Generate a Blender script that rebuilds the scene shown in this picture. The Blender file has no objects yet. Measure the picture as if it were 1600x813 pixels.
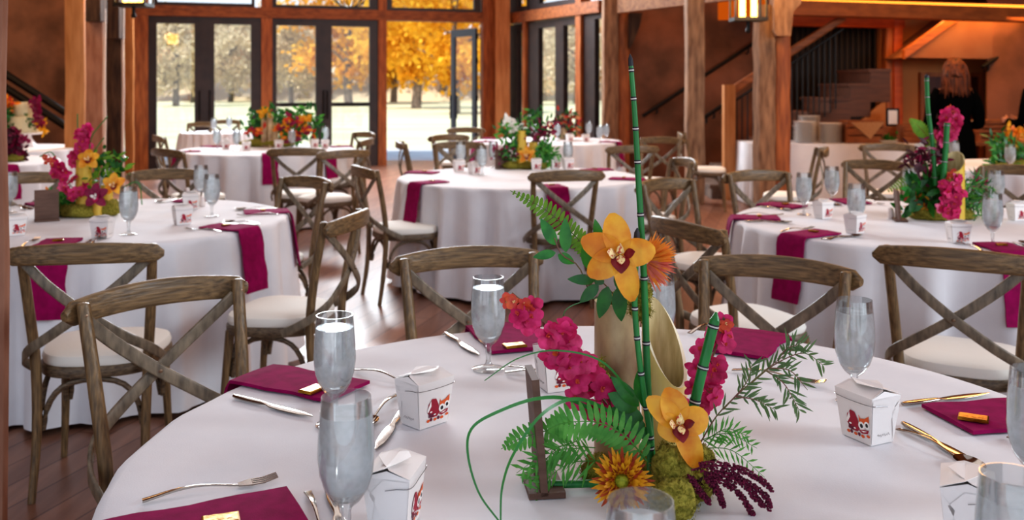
import bpy, math, random
from mathutils import Vector as V, Matrix, noise
rnd = random.Random(7)
PI = math.pi
scene = bpy.context.scene
COL = scene.collection
CAMZ, F, HY, CX = 1.42, 1500.0, 135.0, 800.0

def P(x, y, Y):                      # point seen at (x, y) at distance Y
    return V(((x-CX)/F*Y, Y, CAMZ-(y-HY)/F*Y))
def G(x, y, z):                      # point seen at (x, y) at height z
    Y = F*(CAMZ-z)/(y-HY)
    return V(((x-CX)/F*Y, Y, z))

# ------------------------------------------------------------------ materials
def lin(h):
    h = h.lstrip('#'); c = [int(h[i:i+2], 16)/255 for i in (0, 2, 4)]
    return tuple(((v+0.055)/1.055)**2.4 if v > 0.04045 else v/12.92 for v in c)+(1,)
def mat(name, c, c2=None, rough=.6, scale=8, stretch=(1, 1, 1), metal=0, bump=0, detail=4, spec=.5, lo=.35, hi=.65,
        sheen=0, trans=0, coat=0, sss=0, bscale=None, emit=0):
    m = bpy.data.materials.new(name); m.use_nodes = True
    nt = m.node_tree; b = nt.nodes['Principled BSDF']
    b.inputs['Roughness'].default_value = rough; b.inputs['Metallic'].default_value = metal
    b.inputs['Specular IOR Level'].default_value = spec
    b.inputs['Base Color'].default_value = lin(c)
    if sheen: b.inputs['Sheen Weight'].default_value = sheen
    if coat: b.inputs['Coat Weight'].default_value = coat
    if emit:
        b.inputs['Emission Color'].default_value = lin(c); b.inputs['Emission Strength'].default_value = emit
    if c2 or bump:
        tc = nt.nodes.new('ShaderNodeTexCoord'); mp = nt.nodes.new('ShaderNodeMapping')
        mp.inputs['Scale'].default_value = stretch
        nt.links.new(tc.outputs['Object'], mp.inputs[0])
        n = nt.nodes.new('ShaderNodeTexNoise'); n.inputs['Scale'].default_value = scale; n.inputs['Detail'].default_value = detail
        nt.links.new(mp.outputs[0], n.inputs['Vector'])
    if c2:
        r = nt.nodes.new('ShaderNodeValToRGB'); r.color_ramp.elements[0].position = lo; r.color_ramp.elements[1].position = hi
        r.color_ramp.elements[0].color = lin(c); r.color_ramp.elements[1].color = lin(c2)
        nt.links.new(n.outputs['Fac'], r.inputs[0]); nt.links.new(r.outputs[0], b.inputs['Base Color'])
    if bump:
        bp = nt.nodes.new('ShaderNodeBump'); bp.inputs['Strength'].default_value = bump; bp.inputs['Distance'].default_value = .01
        src = n
        if bscale:
            src = nt.nodes.new('ShaderNodeTexNoise'); src.inputs['Scale'].default_value = bscale
            nt.links.new(mp.outputs[0], src.inputs['Vector'])
        nt.links.new(src.outputs['Fac'], bp.inputs['Height']); nt.links.new(bp.outputs[0], b.inputs['Normal'])
    if trans:                                   # thin leaf / cloth translucency
        t = nt.nodes.new('ShaderNodeBsdfTranslucent'); mx = nt.nodes.new('ShaderNodeMixShader'); mx.inputs[0].default_value = trans
        if c2: nt.links.new(r.outputs[0], t.inputs[0])
        else: t.inputs[0].default_value = lin(c)
        o = nt.nodes['Material Output']
        nt.links.new(b.outputs[0], mx.inputs[1]); nt.links.new(t.outputs[0], mx.inputs[2]); nt.links.new(mx.outputs[0], o.inputs[0])
    return m
def emis(name, c, s):
    m = bpy.data.materials.new(name); m.use_nodes = True; nt = m.node_tree; nt.nodes.remove(nt.nodes['Principled BSDF'])
    e = nt.nodes.new('ShaderNodeEmission'); e.inputs[0].default_value = lin(c); e.inputs[1].default_value = s
    nt.links.new(e.outputs[0], nt.nodes['Material Output'].inputs[0]); return m

M = {}
M['wood_x'] = mat('weathered_wood_x', '#544330', '#927652', .38, 10, (1, 14, 14), bump=.25, lo=.3, hi=.7, detail=6)
M['wood_z'] = mat('weathered_wood_z', '#544330', '#927652', .38, 10, (14, 14, 1), bump=.25, lo=.3, hi=.7, detail=6)
M['wood_k'] = mat('cross_brace_wood', '#5c5246', '#90826e', .4, 9, (6, 6, 2), bump=.06, lo=.3, hi=.7)
M['wood_d'] = mat('seat_frame_wood', '#4e3f31', '#7c6850', .45, 16, (3, 3, 12), bump=.2)
M['cushion'] = mat('cushion_fabric', '#efece4', rough=.8, bump=.08, scale=120)
M['bolt'] = mat('bolt_steel', '#8d7460', rough=.35, metal=.9)
M['cloth'] = mat('white_cloth', '#e8e7ea', '#e1e0e4', .85, 6, bump=.05, bscale=300, sheen=.1)
M['napkin'] = mat('magenta_cloth', '#9a0a58', '#86084c', .9, 30, spec=.2, bump=.08, bscale=400)
M['gold'] = mat('gold_foil', '#b98a2c', '#8a5c14', .3, 60, metal=.9, bump=.2)
M['steel'] = mat('cutlery_steel', '#a8a098', rough=.12, metal=1)
M['paper'] = mat('box_card', '#efe9e6', rough=.55)
M['wire'] = mat('handle_wire', '#9a9a9c', rough=.3, metal=1)
M['ered'] = mat('print_red', '#a31232', rough=.6); M['edk'] = mat('print_plum', '#6e1434', rough=.6)
M['eor'] = mat('print_orange', '#e2622a', rough=.6); M['ewh'] = mat('print_white', '#fbf6f2', rough=.6)
M['eblk'] = mat('print_black', '#252028', rough=.6); M['egr'] = mat('print_grey', '#8b8689', rough=.6)
M['floor'] = None
M['timber'] = mat('timber_orange', '#8a4a22', '#b56a35', .6, 5, (4, 4, .6), bump=.3)
M['timber_h'] = mat('timber_orange_h', '#7c4420', '#a5602f', .6, 5, (.6, 4, 4), bump=.3)
M['timber_l'] = mat('timber_pale', '#b4753f', '#cb8c55', .6, 4, (4, 4, .6), bump=.3)
M['rough'] = mat('rough_timber', '#6b4c38', '#ac8566', .8, 5, (4, 4, .7), bump=.8, lo=.3, hi=.7)
M['rough_g'] = mat('rough_timber_grey', '#8a5e4a', '#a67a64', .85, 4, (3, 3, .8), bump=.6)
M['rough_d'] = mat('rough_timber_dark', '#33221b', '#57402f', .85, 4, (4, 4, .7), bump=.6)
M['beamh'] = mat('rough_beam', '#7a5136', '#a6764f', .75, 4, (.7, 4, 4), bump=.6)
M['beamd'] = mat('orange_beam', '#8d4a1c', '#a95c26', .6, 4, (.7, 4, 4), bump=.3)
M['beamr'] = mat('red_beam', '#a8481a', '#bb5822', .6, 4, (.7, 4, 4), bump=.3)
M['frame'] = mat('dark_frame', '#3a2a26', '#2b2020', .45, 5)
M['iron'] = mat('black_iron', '#15110f', rough=.5, metal=.4)
M['leaf_frame'] = mat('slate_frame', '#4b5566', rough=.4)
M['stone_l'] = mat('stone_wall_l', '#5c4030', '#8a614a', .95, 2.2, bump=1, detail=8)
M['stone_r'] = mat('stone_wall_r', '#5d3e2d', '#90604a', .95, 1.6, bump=1, detail=8)
M['plaster'] = mat('warm_plaster', '#c98652', '#bf7b48', .9, 2)
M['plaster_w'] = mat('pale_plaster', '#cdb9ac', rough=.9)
M['soffit'] = mat('stair_soffit', '#8d6249', '#845740', .9, 3)
M['doorwood'] = mat('dark_red_door', '#4a1b0e', '#5b2413', .5, 3, (4, 4, .6))
M['tread'] = mat('stair_tread', '#5a3420', '#6e4228', .6, 4, (.8, 5, 5))
M['dkwood'] = mat('dark_slats', '#140b07', '#1f120c', .7, 5)
M['stonestep'] = mat('stone_step', '#5f5149', '#7c6a5e', .9, 6, bump=.4)
M['plate'] = mat('white_china', '#f2eeea', rough=.3)
M['wicker'] = mat('crate_wood', '#9a5a30', '#7c4422', .8, 12, (1, 1, 6), bump=.4)
M['burlap'] = mat('burlap', '#b98a62', '#a6774f', .95, 90, bump=.4)
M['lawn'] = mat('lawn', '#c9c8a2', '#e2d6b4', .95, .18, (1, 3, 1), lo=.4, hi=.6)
M['patio'] = mat('patio_stone', '#c9cbd0', '#b8bac0', .8, 2)
M['hill'] = mat('hill', '#dcc6a8', '#c3b49a', 1, .08, detail=6)  # pale tan, distance haze put into the colour
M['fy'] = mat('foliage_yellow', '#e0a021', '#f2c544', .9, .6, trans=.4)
M['fo'] = mat('foliage_rust', '#e2bd96', '#ecd0a8', .9, .5, trans=.3)  # pale tones carry haze and sunlight on the far leaves
M['fg'] = mat('foliage_grey_green', '#d6c5a2', '#e6d2b2', .9, .5, trans=.3)  # haze over the far trees put into these pale tones
M['bark'] = mat('bark', '#6c5f58', '#8a7b70', .95, 6, bump=.5)
M['bamboo'] = mat('bamboo_pale', '#e0c468', '#eedb98', .38, 5, (6, 6, 1), coat=.2)
M['bamboo_b'] = mat('bamboo_mottled', '#8d6c50', '#d2b88a', .4, 9, (1.5, 1.5, .8), coat=.2, detail=5)
M['bamboo_y'] = mat('bamboo_yellow', '#cfa936', '#dcbd52', .45, 9, (5, 5, 1))
M['bam_in'] = mat('bamboo_inside', '#d9c898', '#b9a470', .7, 12, (6, 6, 1))  # darker beige puts the shade of the hollow into the colour
M['bam_rim'] = mat('bamboo_rim', '#fbf2d2', rough=.6); M['reed'] = mat('reed_green', '#1c6e34', '#2c8440', .35, 30, (3, 3, .4)); M['rdark'] = mat('reed_node', '#22202a', rough=.5); M['rlight'] = mat('reed_node_pale', '#c9c4c0', rough=.5)
M['mag'] = mat('orchid_magenta', '#b80c50', '#e03a80', .45, 45, trans=.25)  # lighter pink mottling puts highlights into the petal colour
M['magd'] = mat('orchid_dark', '#7c0d3c', '#94154a', .5, 60, trans=.2)
M['bud'] = mat('orchid_bud', '#d9622f', '#c73a48', .5, 60, trans=.2)
M['cym'] = mat('cymbidium_amber', '#df8418', '#f2b83c', .4, 26, (1, 1, 1), trans=.25)
M['cymd'] = mat('cymbidium_lip', '#6d0c17', '#8a1822', .4, 50); M['cymc'] = mat('cymbidium_cream', '#f0d69a', '#c2533a', .5, 220, lo=.5, hi=.6)
M['leaf'] = mat('glossy_leaf', '#1f6a24', '#3a8f34', .3, 40, trans=.2); M['leafd'] = mat('dark_leaf', '#17501f', '#296a2a', .35, 40, trans=.15)
M['fern'] = mat('fern_green', '#468f34', '#63a848', .5, 60, trans=.3); M['fernl'] = mat('fern_lime', '#6f9a2c', '#5c8626', .5, 60, trans=.35)
M['grass'] = mat('grass_blade', '#2f7a35', rough=.4); M['moss'] = mat('moss', '#716c1c', '#b0a446', .95, 120, bump=.8, trans=.1)
M['mum'] = mat('mum_yellow', '#e3ad1c', '#d58a18', .6, 90, trans=.2); M['mumr'] = mat('mum_bronze', '#8c2f12', '#b0491a', .6, 90, trans=.15)
M['mumc'] = mat('mum_centre', '#a5a52a', '#7f8a1f', .7, 200)
M['pro'] = mat('protea_orange', '#f08a2c', '#f0a040', .5, 60, trans=.2); M['prop'] = mat('protea_pink', '#dd6a5e', '#e88a70', .5, 60, trans=.2)
M['ama'] = mat('amaranth', '#7c1140', '#551030', .9, 200, bump=.5); M['stem'] = mat('twig', '#7c4a48', '#6f6a40', .6, 30)
M['willow'] = mat('willow_leaf', '#4c6a3c', '#5f7a48', .5, 30, trans=.2)
M['burg'] = mat('burgundy_foliage', '#3c0f1e', '#5a1a2c', .6, 40, trans=.1)
M['white_f'] = mat('white_petal', '#f2eee6', rough=.6, trans=.2); M['orf'] = mat('orange_petal', '#e8781c', '#f0982c', .5, 40, trans=.2)
M['redf'] = mat('red_petal', '#b0261c', '#c8401f', .5, 40, trans=.2)
M['board'] = mat('dark_wood_board', '#5c4134', '#6d5042', .6, 10, (1, 1, 6), bump=.2)
M['skin'] = mat('skin', '#c98d70', rough=.5); M['hair'] = mat('auburn_hair', '#2e1006', '#8c4516', .6, 14, (4, 4, .4), bump=.6)
M['black'] = mat('black_dress', '#050505', rough=.95, spec=.05); M['cake'] = mat('cake_icing', '#ddd2ae', '#d5c8a2', .6, 8)
M['shaker'] = mat('pale_ceramic', '#e6dcd8', rough=.3)
M['lampglow'] = emis('lamp_glow', '#ffc25a', 9); M['strip'] = emis('strip_glow', '#ff9636', 2.6)
M['bulb'] = emis('bulb', '#fff2d8', 12)
M['greyc'] = mat('tray', '#b8ac9c', rough=.5)

def glassmat(name, col, rough, ior, film=0.0, filmcol='#ffffff', scale=60):
    m = bpy.data.materials.new(name); m.use_nodes = True; nt = m.node_tree; nt.nodes.remove(nt.nodes['Principled BSDF'])
    g = nt.nodes.new('ShaderNodeBsdfGlass'); g.inputs[0].default_value = lin(col); g.inputs['Roughness'].default_value = rough; g.inputs['IOR'].default_value = ior
    out = nt.nodes['Material Output']; last = g
    if film:
        d = nt.nodes.new('ShaderNodeBsdfTranslucent'); d.inputs[0].default_value = lin(filmcol)
        e = nt.nodes.new('ShaderNodeBsdfDiffuse'); e.inputs[0].default_value = lin(filmcol)
        a = nt.nodes.new('ShaderNodeMixShader'); a.inputs[0].default_value = .35
        nt.links.new(d.outputs[0], a.inputs[1]); nt.links.new(e.outputs[0], a.inputs[2])
        tc = nt.nodes.new('ShaderNodeTexCoord'); n = nt.nodes.new('ShaderNodeTexNoise'); n.inputs['Scale'].default_value = scale
        nt.links.new(tc.outputs['Object'], n.inputs['Vector'])
        mr = nt.nodes.new('ShaderNodeMapRange'); mr.inputs[1].default_value = .4; mr.inputs[2].default_value = .65
        mr.inputs[3].default_value = film*.75; mr.inputs[4].default_value = film
        nt.links.new(n.outputs['Fac'], mr.inputs[0])
        x = nt.nodes.new('ShaderNodeMixShader'); nt.links.new(mr.outputs[0], x.inputs[0])
        nt.links.new(g.outputs[0], x.inputs[1]); nt.links.new(a.outputs[0], x.inputs[2]); last = x
    nt.links.new(last.outputs[0], out.inputs[0]); return m
def shellmat():
    m = bpy.data.materials.new('clear_glass'); m.use_nodes = True; nt = m.node_tree; nt.nodes.remove(nt.nodes['Principled BSDF'])
    t = nt.nodes.new('ShaderNodeBsdfTransparent'); t.inputs[0].default_value = (.97, .985, .99, 1)
    g = nt.nodes.new('ShaderNodeBsdfGlossy'); g.inputs['Roughness'].default_value = .01
    l = nt.nodes.new('ShaderNodeLayerWeight'); l.inputs[0].default_value = .5
    x = nt.nodes.new('ShaderNodeMixShader'); mr = nt.nodes.new('ShaderNodeMapRange'); mr.inputs[3].default_value = .04; mr.inputs[4].default_value = .6; nt.links.new(l.outputs['Fresnel'], mr.inputs[0]); nt.links.new(mr.outputs[0], x.inputs[0])
    nt.links.new(t.outputs[0], x.inputs[1]); nt.links.new(g.outputs[0], x.inputs[2]); nt.links.new(x.outputs[0], nt.nodes['Material Output'].inputs[0]); return m
M['glass'] = shellmat()
M['water'] = glassmat('water_cold', '#ffffff', .03, 1.33, .5, '#f6fbff', 45)
def panemat():
    m = bpy.data.materials.new('window_glass'); m.use_nodes = True; nt = m.node_tree; nt.nodes.remove(nt.nodes['Principled BSDF'])
    t = nt.nodes.new('ShaderNodeBsdfTransparent'); t.inputs[0].default_value = (.96, .98, .99, 1)
    g = nt.nodes.new('ShaderNodeBsdfGlossy'); g.inputs['Roughness'].default_value = .02
    x = nt.nodes.new('ShaderNodeMixShader'); x.inputs[0].default_value = .06
    nt.links.new(t.outputs[0], x.inputs[1]); nt.links.new(g.outputs[0], x.inputs[2]); nt.links.new(x.outputs[0], nt.nodes['Material Output'].inputs[0]); return m
M['pane'] = panemat()
def floormat():
    m = mat('wood_floor', '#8e6552', '#a67a64', .32, 3, (6, .5, 1), bump=.1)
    nt = m.node_tree; b = nt.nodes['Principled BSDF']
    tc = nt.nodes.new('ShaderNodeTexCoord'); mp = nt.nodes.new('ShaderNodeMapping'); mp.inputs['Rotation'].default_value = (0, 0, PI/2+.28)
    br = nt.nodes.new('ShaderNodeTexBrick'); br.inputs['Scale'].default_value = 1; br.inputs['Brick Width'].default_value = 2.2; br.inputs['Row Height'].default_value = .14
    br.inputs['Mortar Size'].default_value = .004
    br.inputs['Color1'].default_value = (1, 1, 1, 1); br.inputs['Color2'].default_value = (.72, .7, .7, 1); br.inputs['Mortar'].default_value = (.35, .3, .3, 1)
    nt.links.new(tc.outputs['Object'], mp.inputs[0]); nt.links.new(mp.outputs[0], br.inputs[0])
    mx = nt.nodes.new('ShaderNodeMix'); mx.data_type = 'RGBA'; mx.blend_type = 'MULTIPLY'; mx.inputs[0].default_value = 1
    src = b.inputs['Base Color'].links[0].from_socket
    nt.links.new(src, mx.inputs[6]); nt.links.new(br.outputs['Color'], mx.inputs[7]); nt.links.new(mx.outputs[2], b.inputs['Base Color'])
    return m
M['floor'] = floormat()

# ------------------------------------------------------------------ mesh builder
class MB:
    def __init__(s): s.v = []; s.f = []; s.m = []
    def add(s, vs, fs, m=0):
        o = len(s.v); s.v += [tuple(p) for p in vs]
        for f in fs: s.f.append(tuple(i+o for i in f)); s.m.append(m)
    def box(s, c, d, R=None, m=0):
        c = V(c); hx, hy, hz = d[0]/2, d[1]/2, d[2]/2
        vs = [V((x, y, z)) for x in (-hx, hx) for y in (-hy, hy) for z in (-hz, hz)]
        if R: vs = [R @ p for p in vs]
        s.add([p+c for p in vs], [(0, 1, 3, 2), (4, 6, 7, 5), (0, 4, 5, 1), (2, 3, 7, 6), (0, 2, 6, 4), (1, 5, 7, 3)], m)
    def hexa(s, a, m=0):   # 8 corners: bottom 4 ccw then top 4
        s.add(a, [(3, 2, 1, 0), (4, 5, 6, 7), (0, 1, 5, 4), (1, 2, 6, 5), (2, 3, 7, 6), (3, 0, 4, 7)], m)
    def loft(s, rings, m=0, cap0=True, cap1=True, closed=True):
        n = len(rings[0]); vs = [p for r in rings for p in r]; fs = []
        for i in range(len(rings)-1):
            for j in range(n if closed else n-1):
                k = (j+1) % n
                fs.append((i*n+j, i*n+k, (i+1)*n+k, (i+1)*n+j))
        if cap0: fs.append(tuple(range(n-1, -1, -1)))
        if cap1: fs.append(tuple((len(rings)-1)*n+j for j in range(n)))
        s.add(vs, fs, m)
    def sweep(s, pts, prof, up=V((0, 0, 1)), m=0, cap=True):
        pts = [V(p) for p in pts]; rings = []; n = len(pts)
        for i, p in enumerate(pts):
            t = (pts[min(i+1, n-1)]-pts[max(i-1, 0)]).normalized()
            u = V(up)
            if abs(t.dot(u)) > .98: u = V((0, 1, 0)) if abs(t.y) < .9 else V((1, 0, 0))
            a = t.cross(u).normalized(); b = a.cross(t).normalized()
            pr = prof(i/(n-1)) if callable(prof) else prof
            rings.append([p+a*x+b*y for x, y in pr])
        s.loft(rings, m, cap, cap)
    def tube(s, pts, r, seg=10, m=0, cap=True, up=V((0, 0, 1))):
        def pr(t):
            if callable(r): rr = r(t)
            elif isinstance(r, (list, tuple)):
                x = t*(len(r)-1); k = min(int(x), len(r)-2); rr = r[k]+(r[k+1]-r[k])*(x-k)
            else: rr = r
            return [(rr*math.cos(2*PI*j/seg), rr*math.sin(2*PI*j/seg)) for j in range(seg)]
        s.sweep(pts, pr, up, m, cap)
    def lathe(s, prof, c=(0, 0, 0), seg=32, m=0, cap0=False, cap1=False, R=None):
        c = V(c); rings = []
        for r, z in prof:
            ring = [V((r*math.cos(2*PI*j/seg), r*math.sin(2*PI*j/seg), z)) for j in range(seg)]
            if R: ring = [R @ p for p in ring]
            rings.append([p+c for p in ring])
        s.loft(rings, m, cap0, cap1)
    def ball(s, c, r, m=0, seg=10, n=6, R=None):
        if not isinstance(r, (tuple, list)): r = (r, r, r)
        rings = []
        for i in range(1, n):
            a = PI*i/n-PI/2
            ring = [V((math.cos(a)*math.cos(2*PI*j/seg)*r[0], math.cos(a)*math.sin(2*PI*j/seg)*r[1], math.sin(a)*r[2])) for j in range(seg)]
            if R: ring = [R @ p for p in ring]
            rings.append([p+V(c) for p in ring])
        s.loft(rings, m)
    def leaf(s, p, d, n, L, W, bend=0, cup=0, m=0, nu=5, sh=.8, twist=0, full=.8):
        p = V(p); d = V(d).normalized(); n = V(n); n = (n-d*n.dot(d))
        n = n.normalized() if n.length > 1e-4 else d.orthogonal().normalized()
        a = d.cross(n); vs = []
        for i in range(nu+1):
            t = i/nu; w = W*.5*max(.04, math.sin(PI*min(1, t**sh*.97+.02))**full)
            c = p+d*(L*t*(1-.25*abs(bend)*t))+n*(bend*L*t*t)
            aa = a*math.cos(twist*t)+n*math.sin(twist*t)
            vs += [c-aa*w+n*cup*w, c, c+aa*w+n*cup*w]
        fs = []
        for i in range(nu):
            k = i*3; fs += [(k, k+1, k+4, k+3), (k+1, k+2, k+5, k+4)]
        s.add(vs, fs, m)
    def build(s, name, mats, parent=None, smooth=True, angle=.7, loc=None):
        me = bpy.data.meshes.new(name); me.from_pydata(s.v, [], s.f)
        if not isinstance(mats, (list, tuple)): mats = [mats]
        for x in mats: me.materials.append(M[x] if isinstance(x, str) else x)
        if len(mats) > 1: me.polygons.foreach_set('material_index', s.m)
        me.update()
        if smooth:
            me.polygons.foreach_set('use_smooth', [True]*len(me.polygons)); me.set_sharp_from_angle(angle=angle)
        o = bpy.data.objects.new(name, me); COL.objects.link(o)
        if parent: o.parent = parent
        if loc is not None: o.location = loc
        return o
def curve(pts, n=12):                 # Catmull-Rom
    pts = [V(p) for p in pts]; q = [pts[0]*2-pts[1]]+pts+[pts[-1]*2-pts[-2]]; out = []
    segs = len(pts)-1
    for i in range(n+1):
        x = i/n*segs; k = min(int(x), segs-1); t = x-k
        a, b, c, d = q[k:k+4]
        out.append(.5*((2*b)+(c-a)*t+(2*a-5*b+4*c-d)*t*t+(3*b-a-3*c+d)*t**3))
    return out
def rrect(w, h, r=.3, n=3):
    r = r*min(w, h); pts = []
    for cx, cy, a0 in ((w/2-r, h/2-r, 0), (-w/2+r, h/2-r, PI/2), (-w/2+r, -h/2+r, PI), (w/2-r, -h/2+r, 1.5*PI)):
        for k in range(n+1):
            a = a0+PI/2*k/n; pts.append((cx+r*math.cos(a), cy+r*math.sin(a)))
    return pts
def empty(name, loc=(0, 0, 0), rz=0, label=None, cat=None, group=None):
    o = bpy.data.objects.new(name, None); COL.objects.link(o); o.location = loc; o.rotation_euler = (0, 0, rz); o.empty_display_size = .1
    return tag(o, label, cat, group)
def tag(o, label=None, cat=None, group=None, kind=None):
    if label: o['label'] = label
    if cat: o['category'] = cat
    if group: o['group'] = group
    if kind: o['kind'] = kind
    return o
def kids(o): return [c for c in list(COL.objects) if c.parent == o]
KID = {}
def copy_tree(o, parent=None):
    if o.name not in KID: KID[o.name] = kids(o)
    c = o.copy(); COL.objects.link(c)
    if parent: c.parent = parent
    for ch in KID[o.name]: copy_tree(ch, c)
    return c
def struct(o): o['kind'] = 'structure'; return o
AUTO = []                             # things labelled at the end by their order on their table
def auto(o, desc, where, cat, group=None):
    AUTO.append((o, desc, where)); tag(o, None, cat, group or f'{cat} items {where}'); return o
class Proto:
    def __init__(s, make): s.make = make; s.o = None
    def __call__(s, loc, rz=0, sc=1):
        if s.o is None: s.o = s.make(); o = s.o
        else: o = copy_tree(s.o)
        o.location = loc; o.rotation_euler = (0, 0, rz); o.scale = (sc, sc, sc); return o

# ------------------------------------------------------------------ camera
cd = bpy.data.cameras.new('camera'); cam = bpy.data.objects.new('camera', cd); COL.objects.link(cam); scene.camera = cam
cam.location = (0, 0, CAMZ); cam.rotation_euler = (PI/2, 0, 0)
cd.sensor_width = 36; cd.lens = 36*F/1600; cd.shift_y = -(406.5-HY)/1600; cd.clip_end = 600
cd.dof.use_dof = True; cd.dof.focus_distance = 1.75; cd.dof.aperture_fstop = 5.6

# ------------------------------------------------------------------ room shell
mb = MB(); mb.add([(-9, -2, 0), (12, -2, 0), (12, 18.4, 0), (-9, 18.4, 0)], [(0, 1, 2, 3)]); fl = struct(mb.build('floor', 'floor'))
class Wall:                            # a vertical wall plane between two plan points
    def __init__(s, a, b): s.a = V((a[0], a[1], 0)); s.b = V((b[0], b[1], 0)); s.d = (s.b-s.a).normalized(); s.n = V((s.d.y, -s.d.x, 0))
    def u(s, x):                       # distance along the wall where the view ray of column x meets it
        k = (x-CX)/F
        return (k*s.a.y-s.a.x)/(s.d.x-k*s.d.y)
    def at(s, u, z=0, off=0): return s.a+s.d*u+V((0, 0, z))+s.n*off
    def z(s, x, y): p = s.at(s.u(x)); return CAMZ-(y-HY)/F*p.y
    def box(s, mb, u0, u1, z0, z1, t=.1, off=0, m=0):
        p = [s.at(u, 0, o) for u, o in ((u0, off-t/2), (u1, off-t/2), (u1, off+t/2), (u0, off+t/2))]
        mb.hexa([q+V((0, 0, z0)) for q in p]+[q+V((0, 0, z1)) for q in p], m)
    def obj(s, name, mt, u0, u1, z0, z1, t=.1, off=0, parent=None):
        b = MB(); s.box(b, u0, u1, z0, z1, t, off); o = b.build(name, mt, parent, smooth=False)
        if not parent: struct(o)
        return o
BW = Wall((-5.96, 16.1), (-.35, 17.85))
SW = Wall((-.10, 17.9), (1.72, 14.4))
TB, TT, HT = 2.60, 2.78, 4.3           # door head, transom beam top, wall head
ub = BW.u
def framed(name, W, x0, x1, gl, z0, z1, t=.09, cols=None, bar=None, mt='frame', sill=.1, top=.12):
    """a glazed leaf set in the wall: frame mesh (stiles, rails, optional bar) plus one pane"""
    e = struct(empty(name, W.at(0)*0)); m_ = MB(); u0, u1 = W.u(x0), W.u(x1)
    pan = MB(); edges = [u0]
    for a, b in gl: edges += [W.u(a), W.u(b)]
    edges.append(u1)
    for i in range(0, len(edges), 2): W.box(m_, edges[i], edges[i+1], z0, z1, t)
    for a, b in gl:
        a, b = W.u(a), W.u(b)
        W.box(m_, a, b, z0, z0+sill, t); W.box(m_, a, b, z1-top, z1, t)
        if bar: W.box(m_, a, b, bar-.035, bar+.035, t)
        W.box(pan, a, b, z0+sill, z1-top, .008)
    m_.build('door_frame' if z0 == 0 else 'window_frame', mt, e, smooth=False); pan.build('pane', 'pane', e, smooth=False)
    return e
d1 = framed('door_1', BW, 232, 408, [(245, 304), (335, 392)], 0, TB)
d2 = framed('door_2', BW, 425, 590, [(432, 493), (518, 577)], 0, TB, bar=1.10)
b = MB()
for x in (505, 511): b.tube([BW.at(ub(x), .85, .1), BW.at(ub(x), 1.35, .1)], .012)
for x0, x1 in ((440, 490), (524, 572)): b.box(BW.at((ub(x0)+ub(x1))/2, 1.1, .1), (.6, .03, .05), Matrix.Rotation(math.atan2(BW.d.y, BW.d.x), 3, 'Z'))
b.build('door_handle', 'iron', d2)
b = MB()
for x in (312, 328): b.tube([BW.at(ub(x), .85, .1), BW.at(ub(x), 1.35, .1)], .012)
b.build('door_handle', 'iron', d1)
framed('window_1', BW, 240, 398, [(246, 393)], TT, HT, top=.1, sill=.06)
framed('window_2', BW, 425, 590, [(432, 577)], TT, HT, top=.1, sill=.06)
framed('window_3', BW, 603, 750, [(612, 740)], TT, HT, top=.1, sill=.06)
BW.obj('trim_1', 'timber_h', ub(205), ub(795), TB, TT, .22)
BW.obj('trim_2', 'timber', ub(408), ub(425), 0, HT, .18)
BW.obj('trim_3', 'timber', ub(590), ub(603), 0, HT, .18)
BW.obj('trim_4', 'timber', ub(752), ub(776), 0, HT, .2, .03)
BW.obj('trim_5', 'timber', ub(208), ub(232), 0, HT, .2)
p5 = Wall((-.33, 17.5), (-.02, 17.5)); p5.obj('trim_6', 'timber_l', p5.u(774), p5.u(797), 0, HT, .18)
# side windows
us = SW.u
def sz(x, y): return SW.z(x, y)
framed('window_4', SW, 797, 824, [(812, 823)], 0, 2.55, bar=None)
framed('window_5', SW, 828, 907, [(845, 871), (884, 907)], 0, 2.55)
framed('window_6', SW, 915, 945, [(933, 944)], 0, 2.6)
SW.obj('trim_7', 'timber', us(823.5), us(828), 0, 2.6, .2); SW.obj('trim_8', 'timber', us(907), us(915), 0, HT, .2)
SW.obj('trim_9', 'timber_h', us(797), us(945), 2.57, 2.76, .24)
framed('window_7', SW, 797, 828, [(812, 826)], 2.76, HT); framed('window_8', SW, 830, 907, [(846, 905)], 2.76, HT)
# open leaf in the doorway: hinged at its right, swung outwards
OW = Wall((-.62, 17.75), (-1.15, 18.42))
OL = struct(empty('door_3', (0, 0, 0))); b = MB(); q = MB()
hg = BW.at(ub(746)); lf = Wall((hg.x-.02, hg.y+.05), (P(706, 100, 18.5).x, 18.5))
w = (lf.b-lf.a).length
for a0, a1, z0, z1 in ((0, .12, .02, 2.5), (w-.12, w, .02, 2.5), (.12, w-.12, .02, .3), (.12, w-.12, 2.36, 2.5)): lf.box(b, a0, a1, z0, z1, .05)
lf.box(q, .12, w-.12, .3, 2.36, .008)
b.build('door_frame', 'leaf_frame', OL, smooth=False); q.build('pane', 'pane', OL, smooth=False)
b = MB(); b.tube([lf.at(w-.06, .8, .07), lf.at(w-.06, 1.25, .07)], .014)
b.tube([lf.at(w-.06, .8, -.07), lf.at(w-.06, 1.25, -.07)], .014); b.build('door_handle', 'iron', OL)
b = MB()
for z in (.5, 1.2, 1.9, 2.35): b.box(lf.at(-.01, z), (.05, .05, .1))
b.build('hinge', 'iron', OL, smooth=False)
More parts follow.
